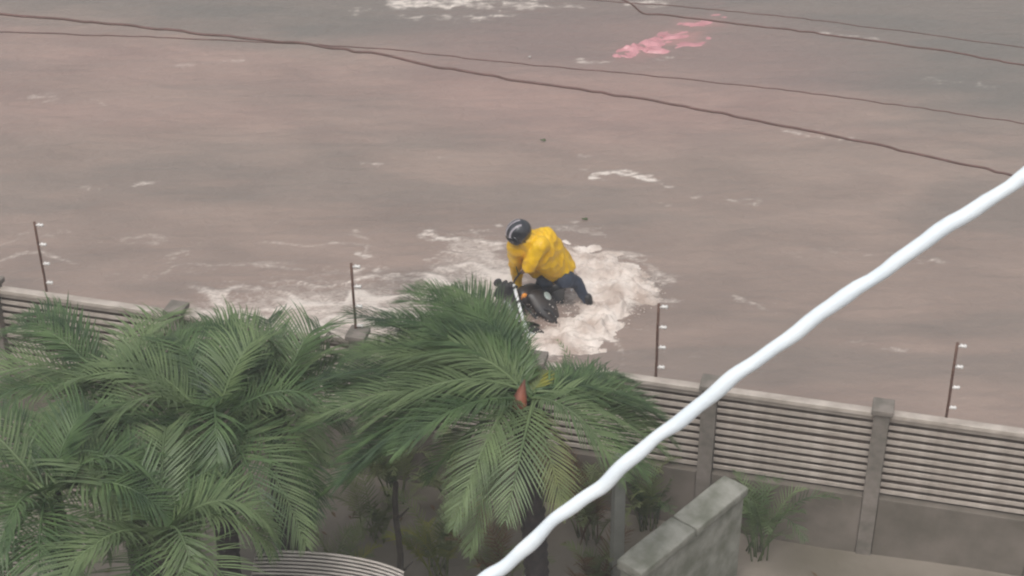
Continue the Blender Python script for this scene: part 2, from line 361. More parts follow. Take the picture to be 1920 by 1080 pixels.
# spray drops thrown up at the foam edge
bm = bmesh.new()
rs = random.Random(4)
for i in range(420):
    t = rs.random()
    if rs.random() < .6:
        edge = [(1060, 462), (1150, 482), (1222, 530), (1234, 556), (1175, 600), (1050, 672)]; k = rs.randrange(5); a, b = edge[k], edge[k + 1]; u = rs.random()
        p = P(a[0] + (b[0] - a[0]) * u + rs.gauss(0, 9), a[1] + (b[1] - a[1]) * u + rs.gauss(0, 6), .03 + abs(rs.gauss(0, .05)))
    else:
        p = P(rs.uniform(985, 1100), rs.uniform(560, 640), .05 + abs(rs.gauss(0, .08)))
    r = rs.uniform(.003, .009); bmesh.ops.create_icosphere(bm, subdivisions=1, radius=r, matrix=Matrix.Translation(p))
props(mesh_obj('water_spray', bm, M_foam), 'fine drops of spray thrown up by the churning water', None, None, 'stuff')
# street bed under the water
bm = bmesh.new(); bmesh.ops.create_grid(bm, x_segments=1, y_segments=1, size=1, matrix=Matrix.Translation((0, 300, -.75)) @ Matrix.Diagonal((700, 1300, 1, 1)))
props(mesh_obj('street', bm, M_silt), kind='structure')

# ------------------------------------------------------------------ yard
bm = bmesh.new()
fl = FA - FD * 14; fr = FA + FD * 14
nx, ny = 60, 24; rows = []
for j in range(ny + 1):
    row = []
    for i in range(nx + 1):
        p = fl.lerp(fr, i / nx) - FN * (j / ny * 9.0); z = .075 + .05 * (mnoise.noise(Vector((p.x * .9, p.y * .9, 0)))) + .02 * mnoise.noise(Vector((p.x * 4, p.y * 4, 2)))
        row.append(bm.verts.new((p.x, p.y, z)))
    rows.append(row)
for j in range(ny):
    for i in range(nx): bm.faces.new((rows[j][i], rows[j + 1][i], rows[j + 1][i + 1], rows[j][i + 1]))
props(mesh_obj('yard', bm, M_yard), kind='structure')

bm = bmesh.new(); rs = random.Random(31)
for i in range(900):
    p = fl.lerp(fr, rs.uniform(.1, .9)) - FN * rs.uniform(.2, 6); z = .075 + .05 * (mnoise.noise(Vector((p.x * .9, p.y * .9, 0)))) + .02 * mnoise.noise(Vector((p.x * 4, p.y * 4, 2))) + .008
    a = rs.uniform(0, 6.28); l_ = rs.uniform(.02, .09); w_ = rs.uniform(.004, .016); u = Vector((math.cos(a), math.sin(a), 0)); v = Vector((-u.y, u.x, 0)); c = Vector((p.x, p.y, z))
    q = [bm.verts.new(c - u * l_), bm.verts.new(c + v * w_ + Vector((0, 0, .004))), bm.verts.new(c + u * l_), bm.verts.new(c - v * w_ + Vector((0, 0, .012)))]; bm.faces.new(q)
props(mesh_obj('leaf_litter', bm, M_leafd), 'fallen palm leaf bits scattered on the wet yard', None, None, 'stuff')
# ------------------------------------------------------------------ boundary fence
fence = empty('slatted_fence', (FA.x, FA.y, 0), 'cream fence of thin horizontal slats between concrete pillars, along the flooded street', 'fence')
pil_px = [-300, 15, 345, 675, 1005, 1335, 1665, 2010]
rotf = Matrix.Rotation(math.atan2(FD.y, FD.x), 3, 'Z')
feet = [fence_at(p)[0] for p in pil_px]
bm0 = bmesh.new(); box(bm0, (0, 0, FZ / 2 + .02), (.135, .16, FZ + .04), bevel=.006); box(bm0, (0, 0, FZ + .065), (.19, .21, .055), bevel=.01); 
pm = bpy.data.meshes.new('pillar'); bm0.to_mesh(pm); bm0.free()
for f in feet:
    o = from_mesh('pillar', pm, M_pillar, fence, False); o.location = f - Vector(fence.location); o.rotation_euler = (0, 0, math.atan2(FD.y, FD.x))
SP_ = .079; NS = 11; ZB = .72
bm0 = bmesh.new(); box(bm0, (0, 0, 0), (1, .016, .040), bevel=.004); sm = bpy.data.meshes.new('slat'); bm0.to_mesh(sm); bm0.free()
bm0 = bmesh.new(); box(bm0, (0, 0, 0), (1, .085, .045), bevel=.006); rm = bpy.data.meshes.new('top_rail'); bm0.to_mesh(rm); bm0.free()
rs = random.Random(3)
for a, b in zip(feet[:-1], feet[1:]):
    mid = (a + b) / 2; L = (b - a).length - .14
    for k in range(NS):
        o = from_mesh('slat', sm, M_slat, fence, False); o.location = mid + Vector((0, 0, ZB + .05 + k * SP_ + rs.uniform(-.003, .003))) - Vector(fence.location)
        o.rotation_euler = (rs.uniform(-.08, .08), rs.uniform(-.002, .002), math.atan2(FD.y, FD.x)); o.scale = (L, 1, 1)
    bmb = bmesh.new(); box(bmb, (0, 0, 0), (L, .012, FZ - ZB - .03)); o = mesh_obj('backing_board', bmb, M_back, fence, False); o.location = mid + FN * .03 + Vector((0, 0, (FZ + ZB) / 2 - .01)) - Vector(fence.location); o.rotation_euler = (0, 0, math.atan2(FD.y, FD.x))
    bmb = bmesh.new(); box(bmb, (0, 0, 0), (L, .12, ZB), bevel=.01); o = mesh_obj('base_wall', bmb, M_base, fence, False); o.location = mid + Vector((0, 0, ZB / 2)) - Vector(fence.location); o.rotation_euler = (0, 0, math.atan2(FD.y, FD.x))
    o = from_mesh('top_rail', rm, M_slat, fence, False); o.location = mid + Vector((0, 0, FZ)) - Vector(fence.location); o.rotation_euler = (0, 0, math.atan2(FD.y, FD.x)); o.scale = (L, 1, 1)
# electric fence rods standing on the fence
rodlab = {668: 'thin rusty rod on the fence left of the big palm crown, behind its fronds',
          1228: 'thin rusty rod with four white insulators on the fence right of the rider'}
for px, n in ((108, 4), (668, 4), (1228, 4), (1788, 4)):
    f, _ = fence_at(px); base = Vector((f.x, f.y, FZ)) + FN * .05
    lab = rodlab.get(px, 'thin rusty rod with white insulators, on the fence at the far %s' % ('left' if px < 600 else 'right'))
    e = empty('electric_fence_rod', base, lab, 'fence rod', 'electric fence rods on the fence top')
    bm = bmesh.new(); tube(bm, [(0, 0, -.35), (.002, 0, .2), (-.004, 0, .5), (-.006, 0, .80)], .0125, 8); mesh_obj('rod', bm, M_rust, e)
    for k in range(n):
        bm = bmesh.new(); z = .12 + k * .215
        tube(bm, [(.0, 0, z), (.022, 0, z), (.03, 0, z + .004), (.05, 0, z), (.062, 0, z), (.075, 0, z - .004)], [.008, .01, .02, .011, .02, .012], 8); mesh_obj('insulator', bm, M_ins, e)

# ------------------------------------------------------------------ overhead wires
def px_path(pts, y0, y1):
    x0, x1 = pts[0][0], pts[-1][0]
    return [W(x, y, y0 + (y1 - y0) * (x - x0) / (x1 - x0)) for x, y in pts]
def smooth_pts(pts, n=8):
    out = []
    for i in range(len(pts) - 1):
        p0 = pts[max(i - 1, 0)]; p1 = pts[i]; p2 = pts[i + 1]; p3 = pts[min(i + 2, len(pts) - 1)]
        for k in range(n):
            t = k / n; out.append(.5 * ((2 * p1) + (p2 - p0) * t + (2 * p0 - 5 * p1 + 4 * p2 - p3) * t * t + (3 * p1 - p0 - 3 * p2 + p3) * t ** 3))
    out.append(pts[-1]); return out
def wire(name, pts, ya, yb, r, label):
    rk = random.Random(int(r * 1e5)); fine_ = []
    for a_, b_ in zip(pts[:-1], pts[1:]):
        nn = max(1, int((b_[0] - a_[0]) / 22))
        for k in range(nn): fine_.append((a_[0] + (b_[0] - a_[0]) * k / nn + rk.uniform(-4, 4), a_[1] + (b_[1] - a_[1]) * k / nn + rk.uniform(-1, 1) * r * 130))
    w = smooth_pts(px_path(fine_ + [pts[-1]], ya, yb), 4)
    # carry on to the left and right beyond the view
    d0 = (w[0] - w[6]).normalized(); d1 = (w[-1] - w[-7]).normalized()
    pre = [w[0] + Vector((d0.x, d0.y, d0.z + .012 * k)) * 3 * k for k in range(6, 0, -1)]; post = [w[-1] + Vector((d1.x, d1.y, d1.z + .012 * k)) * 3 * k for k in range(1, 7)]
    allp = pre + w + post; bm = bmesh.new()
    base = Vector(allp[len(allp) // 2]); tube(bm, [p - base for p in allp], r, 7)
    o = mesh_obj(name, bm, M_wire); o.location = base
    return props(o, label, 'wire')
w1 = wire('overhead_cable', [(-60, 20), (200, 44), (430, 68), (600, 86), (668, 96), (720, 102), (770, 115), (820, 126), (865, 133), (905, 139), (950, 148), (1000, 156), (1040, 160), (1085, 167), (1130, 174), (1175, 181), (1215, 187), (1260, 196), (1400, 222), (1600, 262), (1800, 306), (1980, 348)], 15.6, 14.6, .0125, 'thick dark brown kinked cable, lower of the two crossing the upper part of the picture')
w2 = wire('overhead_wire', [(-60, 58), (300, 70), (600, 84), (720, 92), (800, 100), (900, 112), (1000, 122), (1100, 131), (1256, 145), (1500, 172), (1750, 206), (1980, 240)], 15.7, 15.0, .0062, 'thin brown wire just above the thick kinked cable')
w3 = wire('overhead_wire', [(-60, -120), (500, -60), (900, -20), (1090, -2), (1170, 5), (1256, 10), (1500, 34), (1750, 66), (1980, 98)], 15.8, 15.4, .005, 'faint thin wire at the very top right, highest of the wires')
w4 = wire('overhead_cable', [(-60, -140), (500, -60), (900, -96), (1100, -38), (1180, 6), (1208, 24), (1256, 29), (1500, 58), (1750, 92), (1980, 132)], 15.6, 15.0, .0085, 'short dark cable piece above the pink glow sheet at the top right')

# ------------------------------------------------------------------ added sheet coloured as the pink light reflected on the water
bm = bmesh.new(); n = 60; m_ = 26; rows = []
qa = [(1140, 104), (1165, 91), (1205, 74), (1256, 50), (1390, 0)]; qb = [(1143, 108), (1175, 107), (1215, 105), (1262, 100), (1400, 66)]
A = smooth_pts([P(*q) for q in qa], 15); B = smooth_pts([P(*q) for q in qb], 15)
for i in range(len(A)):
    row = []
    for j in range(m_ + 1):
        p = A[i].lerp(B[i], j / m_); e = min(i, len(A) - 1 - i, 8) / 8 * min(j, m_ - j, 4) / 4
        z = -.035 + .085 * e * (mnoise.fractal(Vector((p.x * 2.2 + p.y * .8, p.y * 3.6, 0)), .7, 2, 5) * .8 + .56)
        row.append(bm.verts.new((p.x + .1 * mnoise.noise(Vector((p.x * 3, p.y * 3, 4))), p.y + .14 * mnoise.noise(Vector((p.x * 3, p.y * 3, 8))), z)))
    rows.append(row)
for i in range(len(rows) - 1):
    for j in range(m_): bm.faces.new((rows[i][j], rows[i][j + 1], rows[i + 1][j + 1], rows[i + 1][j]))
props(mesh_obj('glow_sheet', bm, M_pink_glow), 'added pink sheet standing in for light reflected on the flood at the upper right', 'plastic sheet')
# bits of debris
for px, py, c, lab in ((993, 107, M_ins, 'tiny white scrap floating far out on the brown water'), (1096, 411, M_leaf2, 'small green leaf floating on the water right of the helmet'), (1018, 263, M_leaf2, 'tiny green leaf floating below the wires')):
    bm = bmesh.new(); s = .018 if c is M_ins else .026
    vs = [bm.verts.new((math.cos(a) * s * (1.0 if c is M_ins else 1.5), math.sin(a) * s * .6, .008 * math.sin(2 * a) + .012)) for a in [k * math.pi / 5 for k in range(10)]]
    f = bm.faces.new(vs); bmesh.ops.extrude_face_region(bm, geom=[f]); 
    for v in bm.verts[:10] if hasattr(bm.verts, '__getitem__') and not bm.verts.ensure_lookup_table() else []: v.co.z -= .01
    o = mesh_obj('scrap' if c is M_ins else 'leaf', bm, c); o.location = P(px, py, .02); props(o, lab, 'scrap' if c is M_ins else 'leaf')

# ------------------------------------------------------------------ palms
def frond_mesh(path, width, droop, wind, nleaf=46, leafw=.02, start=.12, seed=0, bend=.4, rr=.013, vee=.35, wild=.45):
    """path: list of Vectors (local). leaflets both sides."""
    rs = random.Random(seed); bm = bmesh.new(); n = len(path)
    ga = wild * rs.uniform(-1, 1); wind = Matrix.Rotation(ga, 3, 'Z') @ wind * (1 + wild * rs.uniform(-.5, .9))
    tube(bm, path, [rr * (1 - .8 * i / (n - 1)) for i in range(n)], 6, mat=1)
    L = [0]
    for i in range(1, n): L.append(L[-1] + (path[i] - path[i - 1]).length)
    tot = L[-1]
    def at(s):
        s *= tot
        for i in range(1, n):
            if L[i] >= s: return path[i - 1].lerp(path[i], (s - L[i - 1]) / (L[i] - L[i - 1])), (path[i] - path[i - 1]).normalized()
        return path[-1], (path[-1] - path[-2]).normalized()
    G = Vector((0, 0, -1))
    for k in range(nleaf):
        s = start + (1 - start) * (k + .5) / nleaf
        for side in (-1, 1):
            ss = min(.995, max(0.02, s + rs.uniform(-.006, .006))); p, t = at(ss)
            sd_, nn = frame_of(t)
            u = (ss - start) / (1 - start)
            ln = width * (math.sin(math.pi * min(1, (u * .86 + .12))) ** .6) * rs.uniform(.82, 1.1)
            d = (sd_ * side * (1 - .35 * u) + t * (.55 + .7 * u) + nn * vee * rs.uniform(.6, 1.3) + wind * .25).normalized()
            w0 = leafw * rs.uniform(.8, 1.15) * (1 - .35 * u)
            pos = p.copy(); seg = 5; prev = None; gust = .5 + mnoise.noise(Vector((s * 9, side * 3.1, seed * 1.7))); gd = droop * rs.uniform(.5, 1.4) * (1.2 - .5 * gust); wd = rs.uniform(.5, 1.2) * (.35 + 1.5 * gust)
            for q in range(seg + 1):
                f = q / seg; w = w0 * (.55 + .9 * f if f < .3 else (1 - f) ** .7 * 1.1 + .03) * .5
                lat = d.cross(nn); lat = lat.normalized() if lat.length > 1e-4 else sd_
                a = bm.verts.new(pos - lat * w); c = bm.verts.new(pos + nn * w * -.35); b = bm.verts.new(pos + lat * w)
                if prev:
                    bm.faces.new((prev[0], prev[1], c, a)).material_index = 0; bm.faces.new((prev[1], prev[2], b, c)).material_index = 0
                prev = (a, c, b)
                d = (d + (G * gd + wind * wd) * (.9 / seg) * (f + .3)).normalized(); pos = pos + d * (ln / seg)
    me = bpy.data.meshes.new('frond'); bm.to_mesh(me); bm.free(); return me
def bez(p0, p1, p2, n=14):
    return [(p0 * (1 - t) ** 2 + p1 * 2 * t * (1 - t) + p2 * t * t) for t in [i / n for i in range(n + 1)]]

def trunk_mesh(a, b, r0, r1, seed=0):
    bm = bmesh.new(); rs = random.Random(seed); n = int((b - a).length / .045); pts = []; rad = []
    for i in range(n + 1):
        t = i / n; p = a.lerp(b, t) + Vector((.03 * math.sin(t * 3 + seed), .02 * math.sin(t * 4), 0)); pts.append(p); rad.append((r0 + (r1 - r0) * t) * (1.10 if i % 2 else .95) * rs.uniform(.96, 1.04))
    tube(bm, pts, rad, 12); return bm

CY = 10.45
C = W(992, 768, CY)
palm = empty('palm_tree', (C.x + .09, CY, .05), 'big green palm in the middle foreground, its fronds blown to the left', 'palm tree')
pl = Vector(palm.location)
world_part('trunk', trunk_mesh(Vector((C.x + .09, CY, 0)), C + Vector((0, 0, .02)), .105, .085, 1), M_trunk, palm)
wind = Vector((-.55, .12, -.12))
def add_frond(root, base, pts, width, droop, wnd, m, seed, **kw):
    """pts: surveyed (px, py, distance) control and tip"""
    p1, p2 = pts; path = bez(base, p1, p2)
    me = frond_mesh([p - Vector(root.location) for p in path], width, droop, wnd, seed=seed, **kw)
    return from_mesh('frond', me, [m, M_rach], root)
B = C + Vector((0, 0, .10))
F_ = [  # control px,py,dy ; tip px,py,dy ; width droop windscale mat
    # upper left sweep
    ((905, 560, .9), (760, 545, 1.1), .42, .5, 1.0, M_leaf), ((930, 540, .7), (830, 545, 1.3), .42, .5, .9, M_leaf),
    ((900, 590, .6), (700, 610, .9), .45, .6, 1.0, M_leaf), ((880, 640, .3), (670, 660, .5), .5, .6, 1.1, M_leaf2),
    ((860, 640, .5), (640, 730, .6), .5, .7, 1.0, M_leaf), ((860, 690, 0), (610, 770, .1), .5, .8, .9, M_leaf),
    ((840, 660, -.1), (690, 800, -.2), .5, .8, .9, M_leaf2), ((850, 700, -.3), (640, 860, -.3), .48, .8, .9, M_leaf),
    ((880, 700, .5), (760, 800, .9), .42, .9, .6, M_leaf), ((870, 720, -.4), (740, 850, -.7), .42, .9, .6, M_leaf),
    ((940, 580, .6), (880, 575, 1.3), .38, .6, .7, M_leaf), ((960, 600, .6), (932, 600, 1.4), .33, .7, .3, M_leaf),
    ((900, 610, .2), (740, 680, .3), .45, .7, 1.0, M_leaf2), ((930, 600, .9), (800, 590, 1.4), .42, .5, 1.0, M_leaf),
    ((920, 620, .3), (790, 640, .4), .42, .7, 1.0, M_leaf), ((970, 650, .5), (978, 675, 1.0), .26, .9, -.1, M_leaf),
    ((880, 610, .8), (600, 680, 1.2), .5, .6, 1.0, M_leaf),
    # hanging left front
    ((930, 740, -.4), (850, 990, -.9), .34, .8, .35, M_leaf2), ((900, 760, -.2), (800, 900, -.3), .33, .9, .4, M_leaf),
    ((930, 790, -.5), (880, 1040, -.8), .30, .9, .2, M_leaf2),
    # centre front, seen face on
    ((990, 785, -.5), (948, 975, -.95), .36, .55, .0, M_leaf2),
    ((1015, 800, -.4), (1062, 965, -.7), .30, .6, -.05, M_leafo),
    # right side
    ((1080, 680, .3), (1225, 770, .5), .44, .75, -.35, M_leaf), ((1090, 670, .7), (1180, 715, 1.1), .38, .8, -.4, M_leaf),
    ((1100, 720, .0), (1245, 850, .1), .44, .8, -.3, M_leaf2), ((1080, 730, -.3), (1170, 900, -.5), .36, .8, -.15, M_leaf2),
    ((1060, 680, .9), (1110, 700, 1.3), .34, .8, -.3, M_leaf), ((1130, 700, .2), (1260, 800, .5), .40, .8, -.4, M_leaf),
]
rs = random.Random(77)
for q in range(34):
    c_, t_, wd, dr, ws, mm = F_[rs.choice([0, 1, 2, 3, 4, 5, 6, 7, 8, 0, 10, 12, 13, 14, 16, 2, 7])]
    F_.append(((c_[0] + rs.uniform(-40, 25), c_[1] + rs.uniform(-20, 30), c_[2] + rs.uniform(-.3, .2)), (t_[0] + rs.uniform(-60, 50), t_[1] + rs.uniform(-30, 70), t_[2] + rs.uniform(-.3, .2)), wd * rs.uniform(.8, 1.05), dr, ws, rs.choice([M_leaf, M_leaf2, M_leaf, M_leafk])))
for q in range(10):
    c_, t_, wd, dr, ws, mm = F_[rs.choice([22, 23, 24, 23, 27])]
    F_.append(((c_[0] + rs.uniform(-25, 25), c_[1] + rs.uniform(-5, 30), c_[2] + rs.uniform(-.2, .2)), (t_[0] + rs.uniform(-45, 10), t_[1] + rs.uniform(0, 50), t_[2] + rs.uniform(-.3, .1)), wd * .9, dr, ws, rs.choice([M_leaf, M_leaf2])))
for i, (c_, t_, wd, dr, ws, mm) in enumerate(F_):
    add_frond(palm, B + Vector((random.uniform(-.05, .05), random.uniform(-.05, .05), random.uniform(-.08, .05))),
              (W(c_[0], c_[1], CY + c_[2]), W(t_[0], t_[1], CY + t_[2])), wd, dr, wind * ws, mm, 100 + i, nleaf=27 if i in (20, 21) else (50 if c_[0] > 1000 else 68), leafw=.026 if i in (20, 21) else (.019 if c_[0] > 1000 else .0135), vee=.35 if i not in (20, 21) else .05, wild=0 if i in (20, 21) else (.4 if c_[0] > 1000 else .8), rr=.013 if i not in (20, 21) else .017)
for k, (a_, b_) in enumerate((((1000, 830, -.2), (1035, 950, -.1)), ((975, 830, -.1), (930, 930, .1)), ((1030, 790, .1), (1100, 900, .3)))):
    add_frond(palm, B - Vector((0, 0, .12)), (W(a_[0], a_[1], CY + a_[2]), W(b_[0], b_[1], CY + b_[2])), .20, .9, wind * .3, M_leafd, 400 + k, nleaf=30, leafw=.014)
# young yellow leaf and reddish flower sheath at the heart
add_frond(palm, B, (W(1000, 730, CY + .1), W(1012, 700, CY + .35)), .20, .3, Vector((.2, 0, 0)), M_leafy, 301, nleaf=26, leafw=.03)
add_frond(palm, B, (W(1008, 730, CY + .1), W(1026, 698, CY + .35)), .13, .3, Vector((.2, 0, 0)), M_leafo, 302, nleaf=22, leafw=.028)
bm = bmesh.new(); h = W(972, 775, CY - .16); t = W(984, 712, CY - .02); k = h.lerp(t, .45) + Vector((-.02, -.03, 0))
tube(bm, bez(h, k, t, 10), [.03, .045, .055, .06, .058, .053, .046, .036, .026, .015, .006], 12); world_part('flower_sheath', bm, M_spathe, palm)
bm = bmesh.new(); rs = random.Random(9)
for q in range(26):
    a = rs.uniform(0, 6.28); r = rs.uniform(.06, .10); zz = rs.uniform(-.28, .05)
    p0 = C + Vector((math.cos(a) * .07, math.sin(a) * .07, zz)); tube(bm, [p0, p0 + Vector((math.cos(a) * .06, math.sin(a) * .06, .08)), p0 + Vector((math.cos(a) * .12, math.sin(a) * .12, .11))], [.03, .02, .006], 6, sy=.5)
world_part('leaf_base', bm, M_trunk, palm)

# further palms whose crowns fill the lower left
def random_palm(px, py, y, z_off, n, length, seed, label, m1, m2, group=None, trunk=.08, wsc=.8, width=.4):
    c = W(px, py, y); root = empty('palm_tree', (c.x, c.y, .05), label, 'palm tree', group); rs = random.Random(seed)
    world_part('trunk', trunk_mesh(Vector((c.x, c.y, 0)), c, trunk * 1.2, trunk, seed), M_trunk, root)
    for i in range(n):
        a = i * 2.4 + rs.uniform(-.3, .3); el = rs.uniform(.15, 1.0); ln = length * rs.uniform(.8, 1.15)
        d = Vector((math.cos(a) * math.cos(el), math.sin(a) * math.cos(el), math.sin(el)))
        p1 = c + d * ln * .55 + Vector((-.1, 0, .15)); tip = c + Vector((d.x, d.y, 0)) * ln * .95 + Vector((-.35 * wsc, .05, .25 - .9 * (1 - el) * length * .6))
        me = frond_mesh([p - Vector(root.location) for p in bez(c, p1, tip)], width * rs.uniform(.85, 1.1), .7, wind * wsc, seed=seed * 50 + i, nleaf=40, leafw=.022)
        from_mesh('frond', me, [m1 if rs.random() < .6 else m2, M_rach], root)
    return root
random_palm(400, 800, 10.6, 0, 24, 1.55, 11, 'leafy green palm standing just left of the big windblown palm', M_leaf, M_leaf2)
random_palm(210, 740, 11.3, 0, 24, 1.6, 14, 'tall green palm right in front of the fence at the left', M_leaf2, M_leaf)
random_palm(520, 760, 11.2, 0, 22, 1.4, 15, 'green palm against the fence, nearest on the left of the big palm', M_leaf, M_leaf2)
random_palm(300, 1010, 9.3, 0, 20, 1.4, 16, 'low green palm cut off by the bottom edge at the left', M_leaf2, M_leaf)
random_palm(90, 930, 9.6, 0, 22, 1.5, 12, 'leafy green palm in the far lower left corner', M_leaf, M_leaf2)

# yellow-green clumps in the yard
def clump(px, py, n, length, seed, label, m1, m2, width=.16):
    c = P(px, py, .08); root = empty('garden_palm_clump', c, label, 'plant', 'small garden plants under the palms'); rs = random.Random(seed)
    for i in range(n):
        a = rs.uniform(0, 6.28); ln = length * rs.uniform(.65, 1.1); r = rs.uniform(.25, .7)
        b = Vector((rs.uniform(-.1, .1), rs.uniform(-.1, .1), 0)); p1 = b + Vector((math.cos(a) * r * .3, math.sin(a) * r * .3, ln * .8)); tip = b + Vector((math.cos(a) * r * ln, math.sin(a) * r * ln, ln * rs.uniform(.5, .9)))
        me = frond_mesh(bez(b, p1, tip, 8), width * rs.uniform(.8, 1.2), .6, wind * .3, seed=seed * 70 + i, nleaf=18, leafw=.017, start=.35, rr=.007)
        from_mesh('frond', me, [m1 if rs.random() < .6 else m2, M_rach], root)
    return root
clump(820, 1075, 16, .85, 21, 'pale yellow-green plant in the yard left of the palm trunk', M_leafo, M_leafy)
clump(700, 1010, 12, .8, 22, 'dull olive plant in the yard at the left beside the thin dark pole', M_leafo, M_leafo)
clump(935, 1120, 14, .9, 23, 'reddish-brown and green plant in the yard close left of the palm trunk', M_leafo, M_leafd)
clump(1100, 1010, 15, .95, 24, 'olive plant with brown leaves between the palm trunk and the grey post', M_leafo, M_leafd)
clump(1215, 985, 16, 1.0, 25, 'dark olive plant behind the sloping concrete wall right of the grey post', M_leafo, M_leaf)
clump(1190, 905, 18, 1.25, 35, 'tall brown-tinged plant against the fence right of the palm trunk', M_leafo, M_leafd)
clump(1110, 905, 16, 1.2, 36, 'tall olive plant against the fence just right of the palm trunk', M_leafo, M_leaf2)
clump(860, 960, 18, 1.1, 37, 'tall green plant against the fence left of the palm trunk', M_leafo, M_leaf2)
clump(740, 935, 16, 1.1, 38, 'olive plant growing against the fence behind the thin dark pole', M_leafo, M_leaf)
clump(1030, 930, 16, 1.0, 39, 'brown and green plant directly behind the big palm trunk', M_leafd, M_leafo)
clump(640, 1120, 14, .8, 40, 'low yellow-green plant beside the small curved bar roof', M_leafo, M_leafy)
clump(1110, 1120, 14, .7, 41, 'low yellow-brown plant between the trunk and the grey post, near the bottom', M_leafo, M_leafd)
clump(1270, 1130, 14, .7, 26, 'bright green plant below the sloping wall at the lower right', M_leaf2, M_leafo)
clump(1420, 1040, 16, 1.0, 27, 'leafy green plant on the near side of the side wall, right', M_leaf2, M_leaf)
clump(560, 1040, 14, .9, 28, 'green plant under the palms at the lower left', M_leaf2, M_leafo)

# ------------------------------------------------------------------ posts, pole, wall, awning
bt = P(1163, 868, 1.6); 
post = empty('concrete_post', (bt.x, bt.y, .05), 'grey concrete post in the yard crossed by the white rope', 'post')
bm = bmesh.new(); box(bm, (0, 0, .8), (.10, .10, 1.6), rot=Matrix.Rotation(.25, 3, 'Z'), bevel=.008)
for v in bm.verts: v.co.x += (.8 - v.co.z) * .012; v.co.xy *= (1.12 - .12 * v.co.z)
mesh_obj('post_shaft', bm, M_post, post, False)
bm = bmesh.new(); box(bm, (-.01, 0, 1.615), (.075, .075, .03), rot=Matrix.Rotation(.25, 3, 'Z'), bevel=.008); mesh_obj('post_cap', bm, M_post, post, False)
a = P(741, 905, 1.9); b = Vector((a.x + .01, a.y, 0))
bm = bmesh.new(); pts = [b.lerp(a, i / 10) + Vector((.012 * math.sin(i * 1.3), 0, 0)) - b for i in range(11)]; tube(bm, pts, [.034 - .0012 * i for i in range(11)], 8)
for q in (5, 8): tube(bm, [pts[q], pts[q] + Vector((.05, -.01, .05)), pts[q] + Vector((.11, 0, .12))], [.014, .01, .005], 6)
o = mesh_obj('garden_stake', bm, M_stick); o.location = b; props(o, 'thin dark pole rising into the drooping fronds at the lower left', 'pole')
a = P(989, 1040, 1.1); bm = bmesh.new(); tube(bm, [(0, 0, 0), (0, 0, 1.06)], .022, 10); tube(bm, [(0, 0, 1.05), (0, 0, 1.09)], .027, 10)
o = mesh_obj('pipe', bm, M_pipe); o.location = (a.x, a.y, .05); props(o, 'slim pale pipe standing beside the palm trunk under the rope', 'pipe')
# side wall with rough coping, from the yard to the fence
WZ = 1.25
wa = P(1178, 1062, WZ); wb = P(1262, 996, WZ); wd_ = (wb - wa); wd_.z = 0; wd_.normalize()
t_ = ((FA - wa).dot(FN)) / wd_.dot(FN); we = wa + wd_ * min(t_ - .12, 1.5)
wall = empty('side_wall', (wa.x, wa.y, .05), 'low weathered concrete wall with rough coping, running back towards the fence at the lower right', 'wall')
bm = bmesh.new(); Lw = (we - wa).length; rotw = Matrix.Rotation(math.atan2(wd_.y, wd_.x), 3, 'Z')
nseg = 2; rs = random.Random(5)
for i in range(nseg):
    c_ = wa + wd_ * (Lw * (i + .5) / nseg); bmc = bmesh.new(); box(bmc, (0, 0, 0), (Lw / nseg - .012, .26, .09), bevel=.012)
    bmesh.ops.subdivide_edges(bmc, edges=[e for e in bmc.edges if e.calc_length() > .1], cuts=5, use_grid_fill=True)
    for v in bmc.verts: v.co += Vector([.008 * mnoise.noise(v.co * 9 + Vector((i * 7, 0, q))) for q in (0, 5, 9)])
    o = mesh_obj('coping_stone', bmc, M_conc, wall); o.location = Vector((c_.x, c_.y, WZ - .05 + rs.uniform(-.006, .006))) - Vector(wall.location); o.rotation_euler = (rs.uniform(-.02, .02), 0, math.atan2(wd_.y, wd_.x) + rs.uniform(-.01, .01))
c_ = (wa + we) / 2; box(bm, Vector((c_.x, c_.y, (WZ - .1) / 2 + .03)) - Vector(wall.location), (Lw - .05, .2, WZ - .12), rot=rotw, bevel=.01); mesh_obj('wall_body', bm, M_conc, wall, False)
# corrugated sheet, bottom left
za = 1.7; p00 = P(480, 1034, za); pr = P(752, 1070, za)
aw = empty('lean_to_roof', (p00.x + .55, p00.y - .4, .05), 'small roof of pale curved bars at the bottom left corner of the palm trees', 'roof')
def bar_path(off):
    a_ = p00 + Vector((0, -off, 0)); m_ = Vector(((p00.x + pr.x) / 2 + .22, p00.y + .012 - off, za)); b_ = pr + Vector((.02, -off, -.02)); return bez(a_, m_, b_, 16)
for k in range(18):
    bm = bmesh.new(); tube(bm, bar_path(k * .043), .0115, 6); world_part('bar', bm, M_bar, aw)
bm = bmesh.new(); top = [bm.verts.new(p - Vector((0, 0, .03))) for p in bar_path(-.01)]; bot = [bm.verts.new(p - Vector((0, 0, .03))) for p in bar_path(.76)]
for k in range(16): bm.faces.new((top[k], bot[k], bot[k + 1], top[k + 1]))
bmesh.ops.solidify(bm, geom=bm.faces[:], thickness=.012); world_part('roof_board', bm, M_back, aw)
for q in ((-.3, .25), (.35, .1), (-.3, -.3), (.35, -.35)):
    bm = bmesh.new(); tube(bm, [(q[0], q[1], 0), (q[0], q[1], za - .11)], .025, 8); mesh_obj('leg', bm, M_post, aw)

